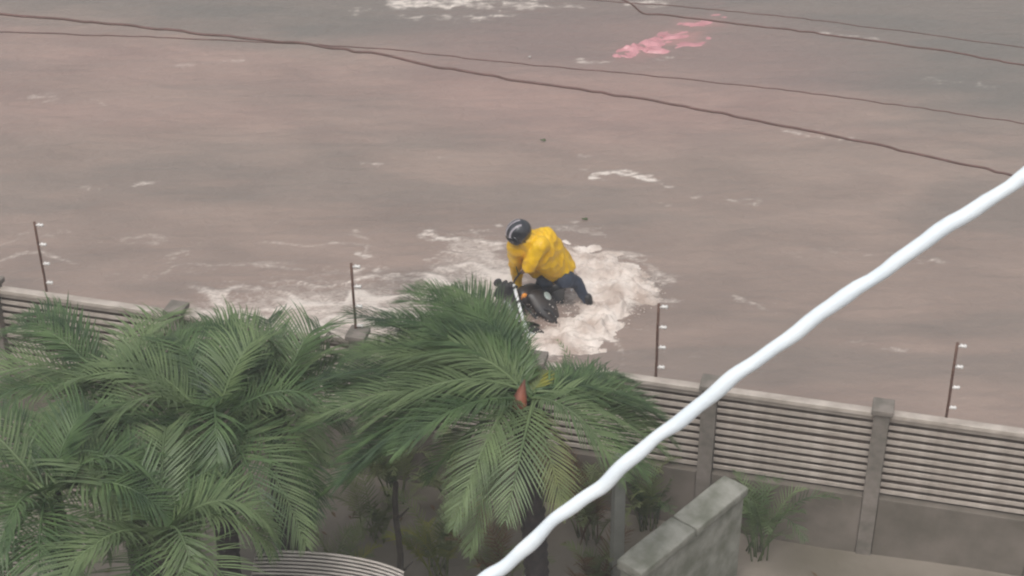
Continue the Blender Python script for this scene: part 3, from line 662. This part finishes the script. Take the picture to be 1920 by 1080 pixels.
# ------------------------------------------------------------------ white rope near the camera
rp = [(300, 1560), (600, 1335), (800, 1175), (900, 1094), (945, 1062), (985, 1026), (1012, 1001), (1042, 974), (1080, 946), (1125, 913), (1158, 882), (1200, 848), (1240, 815), (1310, 760), (1400, 690), (1560, 574), (1760, 436), (1940, 318), (2150, 188), (2500, -10)]
cp = [W(x, y, 2.35 + .1 * (x - 900) / 1000) for x, y in rp]
cp = smooth_pts(cp, 8); rs = random.Random(2); dl = [0]
for a_, b_ in zip(cp[:-1], cp[1:]): dl.append(dl[-1] + (b_ - a_).length)
rad = [.0126 * (1 + .075 * math.sin(d * 62) * math.sin(d * 9 + 2) + .06 * math.sin(d * 27 + 1)) for d in dl]
cp = [p + Vector((0, 0, .0025 * math.sin(d * 31) + .0015 * math.sin(d * 74))) for p, d in zip(cp, dl)]
base = cp[len(cp) // 2]; bm = bmesh.new(); tube(bm, [p - base for p in cp], rad, 16)
o = mesh_obj('rope', bm, M_rope); o.location = base; props(o, 'thick white rope slanting across the foreground from bottom centre up to the right', 'rope')

# ------------------------------------------------------------------ motorcycle
M_blk = mat('black_paint', (.018, .019, .024), .42, coat=.15, c2=(.05, .042, .038), scale=6, bump=.2); M_dark = mat('dark_plastic', (.03, .03, .034), .55, noise=.3)
M_rub = mat('tyre_rubber', (.02, .02, .02), .8, bump=.4); M_chr = mat('chrome', (.75, .77, .80), .22, 1.0); M_silv = mat('silver_fork', (.82, .84, .86), .55, 0)
M_alu = mat('cast_aluminium', (.10, .10, .105), .45, .7, noise=.4); M_seat = mat('seat_vinyl', (.022, .021, .024), .5, bump=.2)
M_org = mat('orange_fender', (.75, .22, .08), .35, coat=.3); M_lens = mat('lamp_lens', (.35, .37, .40), .1, 0); M_amb = mat('amber_lens', (.8, .3, .04), .25); M_red = mat('red_lens', (.5, .03, .02), .25)
M_pale = mat('pale_sticker', (.62, .68, .66), .4, c2=(.45, .55, .52), scale=14)
LEAN = R(46); WATER = .50
hd = Vector((-.54, -.84, 0)).normalized(); lf = Vector((-hd.y, hd.x, 0))
RB = Matrix((hd, lf, Vector((0, 0, 1)))).transposed() @ Matrix.Rotation(R(-17), 3, 'Y') @ Matrix.Rotation(LEAN, 3, 'X')   # columns: fwd, left, up ; lean to the right
head_l = Vector((.40, 0, .93)); hw = RB @ head_l
org = Vector((.69, 16.20, -.47))
bike = empty('motorcycle', org, 'black motorcycle leaning over in the flood under the rider in yellow', 'motorcycle'); bike.rotation_euler = RB.to_euler()
def L2W(v): return org + RB @ Vector(v)
STEER = R(-36)
def st(v):                                 # steer about the fork axis
    ax = Vector((-.42, 0, 1)).normalized(); return head_l + Matrix.Rotation(STEER, 3, ax) @ (Vector(v) - head_l)
def wheel(name, c, r, steer, tr=.045):
    w = bpy.data.objects.new(name, None); link(w); w.parent = bike
    f = st if steer else (lambda v: Vector(v))
    def torus(R_, r_, n=40, m=10, sy=1):
        bm = bmesh.new(); rings = []
        for i in range(n):
            a = 2 * math.pi * i / n; rings.append([bm.verts.new(f(Vector(c) + Vector(((R_ + r_ * math.cos(b)) * math.cos(a), r_ * sy * math.sin(b), (R_ + r_ * math.cos(b)) * math.sin(a))))) for b in [2 * math.pi * k / m for k in range(m)]])
        for i in range(n):
            for k in range(m): bm.faces.new((rings[i][k], rings[i][(k + 1) % m], rings[(i + 1) % n][(k + 1) % m], rings[(i + 1) % n][k]))
        return bm
    mesh_obj('tyre', torus(r - tr, tr), M_rub, w); mesh_obj('rim', torus(r - tr * 2.0, .016, sy=1.6), M_chr, w)
    bm = bmesh.new(); tube(bm, [f(Vector(c) + Vector((0, s, 0))) for s in (-.06, -.03, .03, .06)], [.03, .05, .05, .03], 14); mesh_obj('hub', bm, M_alu, w)
    bm = bmesh.new()
    for k in range(24):
        a = 2 * math.pi * k / 24; s = .03 if k % 2 else -.03
        tube(bm, [f(Vector(c) + Vector((math.cos(a + .3 * s / .03) * .04, s, math.sin(a + .3 * s / .03) * .04))), f(Vector(c) + Vector((math.cos(a) * (r - tr * 2), 0, math.sin(a) * (r - tr * 2))))], .0025, 4)
    mesh_obj('spoke', bm, M_chr, w)
FAx = (.70, 0, .30)
wheel('front_wheel', FAx, .30, True); wheel('rear_wheel', (-.60, 0, .30), .30, False, .055)
for s in (-.095, .095):
    bm = bmesh.new(); a = st(Vector((.37, s, 1.0))); b = st(Vector((.70, s, .28))); m1 = a.lerp(b, .62)
    tube(bm, [a, m1], .019, 10); tube(bm, [m1, b], .029, 10); mesh_obj('fork_leg', bm, M_silv, bike)
bm = bmesh.new()
for t, rr_ in ((.02, 0), (.25, 0)):
    q = Vector((.37, 0, 1.0)).lerp(Vector((.70, 0, .28)), t); box(bm, st(q), (.06, .24, .035), rot=Matrix.Rotation(STEER, 3, 'Z'), bevel=.008)
mesh_obj('fork_yoke', bm, M_dark, bike)
bm = bmesh.new(); rings = []
for i in range(13):                        # front fender
    a = R(20 + i * 11); row = []
    for k in range(9):
        b = (k / 8 - .5) * 2; rr_ = .345 - .035 * b * b
        row.append(bm.verts.new(st(Vector(FAx) + Vector((rr_ * math.cos(a), .075 * b, rr_ * math.sin(a))))))
    rings.append(row)
for i in range(12):
    for k in range(8): bm.faces.new((rings[i][k], rings[i][k + 1], rings[i + 1][k + 1], rings[i + 1][k]))
bmesh.ops.solidify(bm, geom=bm.faces[:], thickness=.006); mesh_obj('front_fender', bm, M_blk, bike)
# headlamp
bm = bmesh.new(); hl = [(.40, .03), (.42, .075), (.47, .098), (.52, .105), (.55, .107), (.556, .10)]
tube(bm, [st((x, 0, .86 - (x - .4) * .1)) for x, r in hl], [r for x, r in hl], 20); hlm = mesh_obj('headlamp', bm, M_blk, bike)
bm = bmesh.new(); tube(bm, [st((x, 0, .845)) for x in (.553, .562, .57)], [.094, .085, .05], 20); mesh_obj('lens', bm, M_lens, hlm)
bm = bmesh.new()
for s in (-.06, .06): tube(bm, [st((.38, s, 1.0)), st((.40, s, 1.03)), st((.415, s, 1.04))], [.045, .047, .03], 14)
mesh_obj('gauge', bm, M_dark, bike)
# handlebar
hb = [(.22, -.30, 1.02), (.27, -.21, 1.04), (.33, -.11, 1.035), (.36, -.06, 1.01), (.36, .06, 1.01), (.33, .11, 1.035), (.27, .21, 1.04), (.22, .30, 1.02)]
bm = bmesh.new(); tube(bm, smooth_pts([st(Vector(p)) for p in hb], 4), .012, 8); hbo = mesh_obj('handlebar', bm, M_dark, bike)
GR = {}
for s in (-1, 1):
    a = st(Vector((.260, s * .205, 1.04))); b = st(Vector((.215, s * .315, 1.015))); GR[s] = (L2W(a), L2W(b))
    bm = bmesh.new(); tube(bm, [a, b, b + (b - a) * .05], [.018, .018, .022], 10); mesh_obj('grip', bm, M_rub, hbo)
    bm = bmesh.new(); tube(bm, [a + Vector((.02, -s * .03, 0)), a + Vector((.07, s * .0, -.005)), b + Vector((.06, 0, -.01))], [.009, .008, .006], 6); mesh_obj('lever', bm, M_alu, hbo)
    m0 = a + Vector((.01, -s * .03, .01)); m1 = m0 + Vector((.07, s * .10, .12)); m2 = m1 + Vector((-.01, s * .03, .045))
    bm = bmesh.new(); tube(bm, [m0, m0.lerp(m1, .6) + Vector((.02, 0, 0)), m1], .006, 6)
    ellipsoid(bm, m2, (.014, .062, .042), u=14, v=10); mesh_obj('mirror', bm, M_dark, bike)
    q = st(Vector((.42, s * .17, .80))); bm = bmesh.new(); tube(bm, [st(Vector((.42, s * .10, .80))), q], .007, 6); ellipsoid(bm, q + Vector((0, s * .03, 0)), (.03, .035, .025), u=12, v=8); mesh_obj('turn_signal', bm, M_amb, bike)
# tank
bm = bmesh.new(); V = Vector
loft(bm, [(V((.36, 0, .86)), V((0, .035, 0)), V((0, 0, .04)), 2), (V((.33, 0, .87)), V((0, .09, 0)), V((0, 0, .085)), 2.4), (V((.24, 0, .865)), V((0, .135, 0)), V((0, 0, .125)), 2.6), (V((.12, 0, .86)), V((0, .15, 0)), V((0, 0, .13)), 2.6),
          (V((0, 0, .84)), V((0, .13, 0)), V((0, 0, .105)), 2.5), (V((-.09, 0, .82)), V((0, .095, 0)), V((0, 0, .07)), 2.4), (V((-.13, 0, .81)), V((0, .05, 0)), V((0, 0, .04)), 2)], 24)
tank = mesh_obj('fuel_tank', bm, M_blk, bike)
bm = bmesh.new(); tube(bm, [(.14, 0, .985), (.14, 0, 1.0)], .035, 16); mesh_obj('filler_cap', bm, M_chr, tank)
for s in (-1, 1):
    bm = bmesh.new(); ellipsoid(bm, (.15, s * .222, .74), (.06, .012, .055), u=14, v=8); mesh_obj('sticker', bm, M_pale, tank)
for s in (-1, 1):
    bm = bmesh.new(); loft(bm, [(V((.36, s * .12, .74)), V((0, .02, 0)), V((0, 0, .10)), 3), (V((.29, s * .17, .64)), V((0, .04, 0)), V((0, 0, .23)), 3), (V((.16, s * .18, .62)), V((0, .045, 0)), V((0, 0, .23)), 3), (V((.02, s * .15, .66)), V((0, .03, 0)), V((0, 0, .14)), 3)], 18); mesh_obj('tank_shroud', bm, M_blk, bike)
    bm = bmesh.new(); tube(bm, smooth_pts([V(q) for q in ((.30, s * .05, .62), (.30, s * .22, .60), (.29, s * .25, .52), (.27, s * .22, .42), (.24, s * .08, .36))], 5), .013, 8); mesh_obj('crash_bar', bm, M_dark, bike)
q = V((.49, 0, 1.02)); bm = bmesh.new(); loft(bm, [(st(q + V((-.06, 0, -.08))), V((0, .10, 0)), V((.02, 0, .05)), 3), (st(q + V((0, 0, 0))), V((0, .12, 0)), V((.03, 0, .06)), 3), (st(q + V((-.07, 0, .10))), V((0, .07, 0)), V((.01, 0, .01)), 3)], 18); mesh_obj('fly_screen', bm, M_dark, bike)
# seat, side panels, tail
bm = bmesh.new(); loft(bm, [(V((-.07, 0, .82)), V((0, .06, 0)), V((0, 0, .03)), 3), (V((-.12, 0, .82)), V((0, .12, 0)), V((0, 0, .045)), 3), (V((-.35, 0, .805)), V((0, .145, 0)), V((0, 0, .045)), 3), (V((-.55, 0, .84)), V((0, .14, 0)), V((0, 0, .05)), 3), (V((-.76, 0, .86)), V((0, .11, 0)), V((0, 0, .045)), 3), (V((-.80, 0, .86)), V((0, .07, 0)), V((0, 0, .03)), 3)], 20); mesh_obj('seat', bm, M_seat, bike)
for s in (-1, 1):
    bm = bmesh.new(); loft(bm, [(V((-.02, s * .12, .68)), V((0, .02, 0)), V((0, 0, .05)), 3), (V((-.12, s * .135, .68)), V((0, .03, 0)), V((0, 0, .10)), 3), (V((-.30, s * .13, .70)), V((0, .028, 0)), V((0, 0, .085)), 3), (V((-.42, s * .11, .73)), V((0, .02, 0)), V((0, 0, .04)), 3)], 16); mesh_obj('side_panel', bm, M_blk, bike)
    bm = bmesh.new(); tube(bm, [(.05, s * .10, .30), (.05, s * .24, .30)], .014, 8); tube(bm, [(.05, s * .14, .30), (.05, s * .25, .30)], .02, 8); mesh_obj('footrest', bm, M_rub, bike)
    bm = bmesh.new(); tube(bm, [(-.42, s * .17, .72), (-.60, s * .16, .33)], [.03, .03], 12)
    for k in range(7):
        q = V((-.42, s * .17, .72)).lerp(V((-.60, s * .16, .33)), .1 + k * .12); tube(bm, [q, q + V((-.01, 0, -.02))], .04, 12)
    mesh_obj('shock_absorber', bm, M_chr, bike)
bm = bmesh.new()
for s in (-1, 1):
    tube(bm, [(.36, s * .03, .88), (.20, s * .05, .74), (-.05, s * .10, .72), (-.4, s * .13, .75), (-.75, s * .12, .80)], .015, 8)
    tube(bm, [(.38, s * .02, .82), (.30, s * .06, .50), (.26, s * .08, .25), (-.15, s * .1, .22), (-.22, s * .11, .45), (-.25, s * .1, .72)], .015, 8)
mesh_obj('frame', bm, M_dark, bike)
bm = bmesh.new(); box(bm, (.06, 0, .36), (.34, .24, .22), bevel=.04); box(bm, (.16, 0, .56), (.15, .16, .20), rot=Matrix.Rotation(.3, 3, 'Y'), bevel=.02)
for k in range(7): box(bm, (.16 + .008 * k, 0, .50 + k * .026), (.21, .21, .008), rot=Matrix.Rotation(.3, 3, 'Y'))
tube(bm, [(.02, -.16, .34), (.02, .16, .34)], .085, 18); mesh_obj('engine', bm, M_alu, bike)
bm = bmesh.new(); tube(bm, smooth_pts([V(q) for q in ((.26, -.06, .50), (.36, -.08, .40), (.30, -.13, .26), (.0, -.17, .22), (-.3, -.18, .26), (-.42, -.18, .30))], 5), .02, 10); tube(bm, [(-.38, -.18, .29), (-.42, -.18, .30), (-.80, -.19, .40), (-.84, -.19, .41)], [.025, .045, .05, .03], 14); mesh_obj('exhaust', bm, M_chr, bike)
bm = bmesh.new()
for s in (-1, 1): tube(bm, [(-.15, s * .09, .32), (-.60, s * .10, .30)], .02, 8)
mesh_obj('swingarm', bm, M_dark, bike)
bm = bmesh.new(); rings = []
for i in range(11):
    a = R(35 + i * 13); rings.append([bm.verts.new((-.60 + (.37 - .03 * b * b) * math.cos(a), .09 * b, .32 + (.37 - .03 * b * b) * math.sin(a))) for b in (-1, -.5, 0, .5, 1)])
for i in range(10):
    for k in range(4): bm.faces.new((rings[i][k], rings[i][k + 1], rings[i + 1][k + 1], rings[i + 1][k]))
bmesh.ops.solidify(bm, geom=bm.faces[:], thickness=.006); mesh_obj('rear_fender', bm, M_blk, bike)
bm = bmesh.new(); ellipsoid(bm, (-.83, 0, .80), (.03, .06, .035), u=14, v=8); mesh_obj('tail_lamp', bm, M_red, bike)

# ------------------------------------------------------------------ rider
M_skin = mat('skin', (.33, .19, .13), .55); M_yel = mat('yellow_rain_jacket', (.93, .58, .008), .42, c2=(.76, .42, .006), scale=5, bump=.25, bscale=18, coat=.15)
M_jean = mat('wet_denim', (.055, .08, .135), .7, c2=(.012, .015, .024), scale=4, bump=.3, bscale=60); M_helm = mat('helmet_black', (.03, .032, .042), .18, coat=.6, noise=.3)
M_stripe = mat('helmet_silver_stripe', (.80, .76, .80), .3, c2=(.5, .46, .52)); M_vis = mat('tinted_visor', (.03, .035, .05), .08, coat=.5); M_boot = mat('black_boot', (.022, .022, .024), .5); M_band = mat('dark_wristband', (.05, .02, .02), .5)
hip = P(1048, 512, .40); chest = P(1010, 468, .84); neck = P(990, 452, .98); headc = P(973, 436, 1.10)
shL = P(1013, 461, .96); shR = P(968, 464, .86)
gL = (GR[1][0] + GR[1][1]) / 2; gR = (GR[-1][0] + GR[-1][1]) / 2
def joint(a, b, l1, l2, hint):
    d = b - a; D_ = min(d.length, (l1 + l2) * .999); t = d.normalized(); x = (l1 * l1 - l2 * l2 + D_ * D_) / (2 * D_); h_ = math.sqrt(max(l1 * l1 - x * x, 0)); n = (hint - t * hint.dot(t)).normalized(); return a + t * x + n * h_
print('REAR', proj(*L2W((-.8,0,.85))), L2W((-.8,0,.85)).z, 'FORK', proj(*L2W(st((.70,0,.28)))), 'LAMP', proj(*L2W(st((.5,0,.85)))))
print('ARM', (gL - shL).length, (gR - shR).length, 'grips px', proj(*gL), proj(*gR), gL, gR)
bd = (RB @ Vector((1, 0, 0))); bu = RB @ Vector((0, 0, 1))
def wrist(g): return g - bd * .055 + Vector((0, 0, .05))
wL, wR = wrist(gL), wrist(gR)
elL = joint(shL, wL, .27, .25, Vector((.12, -.85, .53))); elR = joint(shR, wR, .30, .27, Vector((-1, .1, .15)))
hL = hip + Vector((.06, -.11, 0)); hR = hip + Vector((-.06, .11, .0))
kneeL = P(1082, 530, .29); ankL = P(1106, 577, .0); footL = ankL + Vector((.03, -.13, -.08)) 
kneeR = L2W((.02, -.26, .70)); ankR = L2W((.0, -.34, .25)); footR = ankR + hd * .18 + Vector((0, 0, -.05))
rider = empty('person', (hip.x, hip.y, -.5), 'person in yellow rain jacket, dark helmet and jeans bent over the handlebars of the motorcycle', 'person'); ro = Vector(rider.location)
def wp(name, me_or_bm, m, parent=None, smooth=True):
    if isinstance(me_or_bm, bmesh.types.BMesh): bmesh.ops.translate(me_or_bm, verts=me_or_bm.verts, vec=-ro); return mesh_obj(name, me_or_bm, m, parent or rider, smooth)
    me_or_bm.transform(Matrix.Translation(-ro)); return from_mesh(name, me_or_bm, m, parent or rider, smooth)
bm = bmesh.new()
capsule(bm, hip, chest, .12, .13); capsule(bm, chest, neck, .12, .06); capsule(bm, neck, headc, .055, .075)
fdir = (P(945, 462, .95) - headc).normalized(); fs, fu = frame_of(fdir)
ellipsoid(bm, headc, (.076, .098, .115), rot=Matrix((fs, fdir, fu)).transposed())
ellipsoid(bm, headc + fdir * .10 - fu * .02, (.014, .02, .025), rot=Matrix((fs, fdir, fu)).transposed(), u=8, v=6)      # nose
capsule(bm, headc + fdir * .06 - fu * .08, headc + fdir * .085 - fu * .075, .035, .028)
for s in (-1, 1): ellipsoid(bm, headc + fs * s * .078 - fu * .01, (.012, .02, .03), rot=Matrix((fs, fdir, fu)).transposed(), u=8, v=6)
for sh, el_, w_ in ((shL, elL, wL), (shR, elR, wR)):
    capsule(bm, chest.lerp(neck, .3), sh, .08, .065); capsule(bm, sh, el_, .055, .042); capsule(bm, el_, w_, .042, .026)
for h_, k_, a_, f_ in ((hL, kneeL, ankL, footL), (hR, kneeR, ankR, footR)):
    capsule(bm, hip, h_, .11, .10); capsule(bm, h_, k_, .085, .058); capsule(bm, k_, a_, .056, .036); capsule(bm, a_, f_, .036, .03)
for g, w_, s in ((gL, wL, 1), (gR, wR, -1)):
    gd = (GR[s][1] - GR[s][0]).normalized(); dn = -bu
    palm_ = g - bd * .012 + bu * .022
    capsule(bm, w_, palm_ - gd * .02, .026, .022); capsule(bm, w_, palm_ + gd * .025, .024, .02)
    for k, ln in enumerate((.9, 1.0, .95, .8)):
        c_ = g + gd * (-.036 + k * .024)
        p0 = c_ - bd * .012 + bu * .028; p1 = c_ + bd * .028 * ln + bu * .018; p2 = c_ + bd * .026 * ln - bu * .016; p3 = c_ - bd * .004 - bu * .026 * ln
        capsule(bm, p0, p1, .011, .010, 8); capsule(bm, p1, p2, .010, .009, 8); capsule(bm, p2, p3, .009, .008, 8)
    t0 = g - gd * .045 - bd * .02 + bu * .01; capsule(bm, w_.lerp(t0, .5), t0, .015, .012, 8); capsule(bm, t0, g - gd * .05 + bd * .005 - bu * .022, .012, .009, 8)
wp('body', remeshed(bm, .008, 4), M_skin)
# jacket
bm = bmesh.new()
capsule(bm, hip + Vector((0, 0, .06)), chest, .17, .185); capsule(bm, chest, neck - Vector((0, 0, .03)), .17, .095)
bk = P(1020, 452, .90); capsule(bm, bk, chest, .15, .16); capsule(bm, P(1050, 488, .56), bk, .125, .15); capsule(bm, neck, bk, .10, .14)
for sh, el_, w_ in ((shL, elL, wL), (shR, elR, wR)):
    capsule(bm, chest.lerp(neck, .2), sh, .13, .10); capsule(bm, sh, el_, .098, .072); capsule(bm, el_, w_.lerp(el_, .16), .068, .043)
# flared skirt of the jacket over hip and thigh
capsule(bm, P(1030, 512, .36), P(1064, 498, .50), .115, .085); capsule(bm, P(1006, 505, .42), P(1000, 480, .62), .095, .14); capsule(bm, P(1046, 484, .62), P(1068, 497, .50), .10, .045); capsule(bm, P(1020, 505, .42), P(1052, 512, .44), .09, .08)
wp('jacket', remeshed(bm, .010, 4, .020, .10), M_yel)
bm = bmesh.new(); 
for q in range(2): pass
tube(bm, smooth_pts([neck + Vector((.075 * math.cos(a), .075 * math.sin(a), .015 * math.sin(a))) for a in [k * math.pi / 4 for k in range(9)]], 3), .022, 8); wp('collar', bm, M_yel)
# trousers
bm = bmesh.new()
capsule(bm, hip, hL, .125, .115); capsule(bm, hip, hR, .125, .115)
capsule(bm, hL, kneeL, .100, .068); capsule(bm, kneeL, ankL + (kneeL - ankL) * .15, .066, .042)
capsule(bm, hR, kneeR, .10, .075); capsule(bm, kneeR, ankR, .072, .05)
capsule(bm, P(1022, 522, .32), hip, .10, .11)
wp('trousers', remeshed(bm, .011, 5, .009, .07), M_jean)
for a_, f_ in ((ankL, footL), (ankR, footR)):
    bm = bmesh.new(); capsule(bm, a_ + Vector((-.03, .02, .12)), a_ + Vector((0, 0, -.03)), .056, .050); capsule(bm, a_ + Vector((0, 0, -.045)), f_, .045, .04); wp('boot', remeshed(bm, .009, 3), M_boot)
# wristband
tdir = (wL - elL).normalized(); bm = bmesh.new(); tube(bm, [wL - tdir * .035, wL - tdir * .012], .037, 14); wp('wristband', bm, M_band)
# helmet
bm = bmesh.new(); HR = Matrix((fs, fdir, fu)).transposed()
r_ = ellipsoid(bm, (0, 0, 0), (1, 1, 1), u=36, v=24)
for v in bm.verts:
    x, y, z = v.co; sc = Vector((.128, .150, .142))
    if z < 0: x *= 1 - .12 * z * z; y = y * (1 + .06 * -z) if y > 0 else y * (1 - .15 * z * z)
    v.co = Vector((x * sc.x, y * sc.y + (.012 if z < -.3 and y > 0 else 0), z * sc.z))
hm_c = headc + Vector((0, 0, .01))
bmesh.ops.transform(bm, matrix=Matrix.Translation(hm_c) @ HR.to_4x4(), verts=bm.verts); helmet = wp('helmet', bm, M_helm)
def shell(az0, az1, el0, el1, off, na=16, ne=8):
    bm = bmesh.new(); rows = []
    for i in range(ne + 1):
        e = R(el0 + (el1 - el0) * i / ne); row = []
        for k in range(na + 1):
            a = R(az0 + (az1 - az0) * k / na); p = Vector((math.sin(a) * math.cos(e) * (.128 + off), math.cos(a) * math.cos(e) * (.150 + off), math.sin(e) * (.142 + off))); row.append(bm.verts.new(hm_c + HR @ p))
        rows.append(row)
    for i in range(ne):
        for k in range(na): bm.faces.new((rows[i][k], rows[i][k + 1], rows[i + 1][k + 1], rows[i + 1][k]))
    bmesh.ops.solidify(bm, geom=bm.faces[:], thickness=.003); return bm
wp('visor', shell(-68, 68, -22, 24, .006), M_vis, helmet)
for a0, a1 in ((12, 22), (-8, 2), (-40, -30)):
    # stripes running front to back over the crown
    bm = bmesh.new(); rows = []
    for i in range(17):
        th = R(35 + i * 6.2); row = []
        for q in range(3):
            xx = math.sin(R(a0 + (a1 - a0) * q / 2)); cc = math.sqrt(1 - xx * xx); wv = .8 + .2 * math.sin(i * .4)
            p = Vector((xx * .1315, cc * math.cos(th) * .1535, cc * math.sin(th) * .1455)); row.append(bm.verts.new(hm_c + HR @ p))
        rows.append(row)
    for i in range(16):
        for q in range(2): bm.faces.new((rows[i][q], rows[i][q + 1], rows[i + 1][q + 1], rows[i + 1][q]))
    bmesh.ops.solidify(bm, geom=bm.faces[:], thickness=.002); wp('stripe', bm, M_stripe, helmet)
bm = bmesh.new(); tube(bm, [hm_c + HR @ Vector((s * .10, .02, -.09)) if abs(s) == 1 else hm_c + HR @ Vector((s * .05, .07, -.15)) for s in (-1, -.5, .5, 1)], .008, 6); wp('chin_strap', bm, M_boot, helmet)

# ------------------------------------------------------------------ rain haze
m = bpy.data.materials.new('rain_haze'); m.use_nodes = True; nt = m.node_tree; nt.nodes.remove(nt.nodes['Principled BSDF'])
pv = nt.nodes.new('ShaderNodeVolumePrincipled'); pv.inputs['Color'].default_value = (.93, .93, .95, 1); pv.inputs['Density'].default_value = .0045
nt.links.new(pv.outputs[0], nt.nodes['Material Output'].inputs['Volume'])
bm = bmesh.new(); box(bm, (0, 640, 5.3), (1300, 1800, 13.6))
props(mesh_obj('haze', bm, m, None, False), None, None, None, 'stuff')
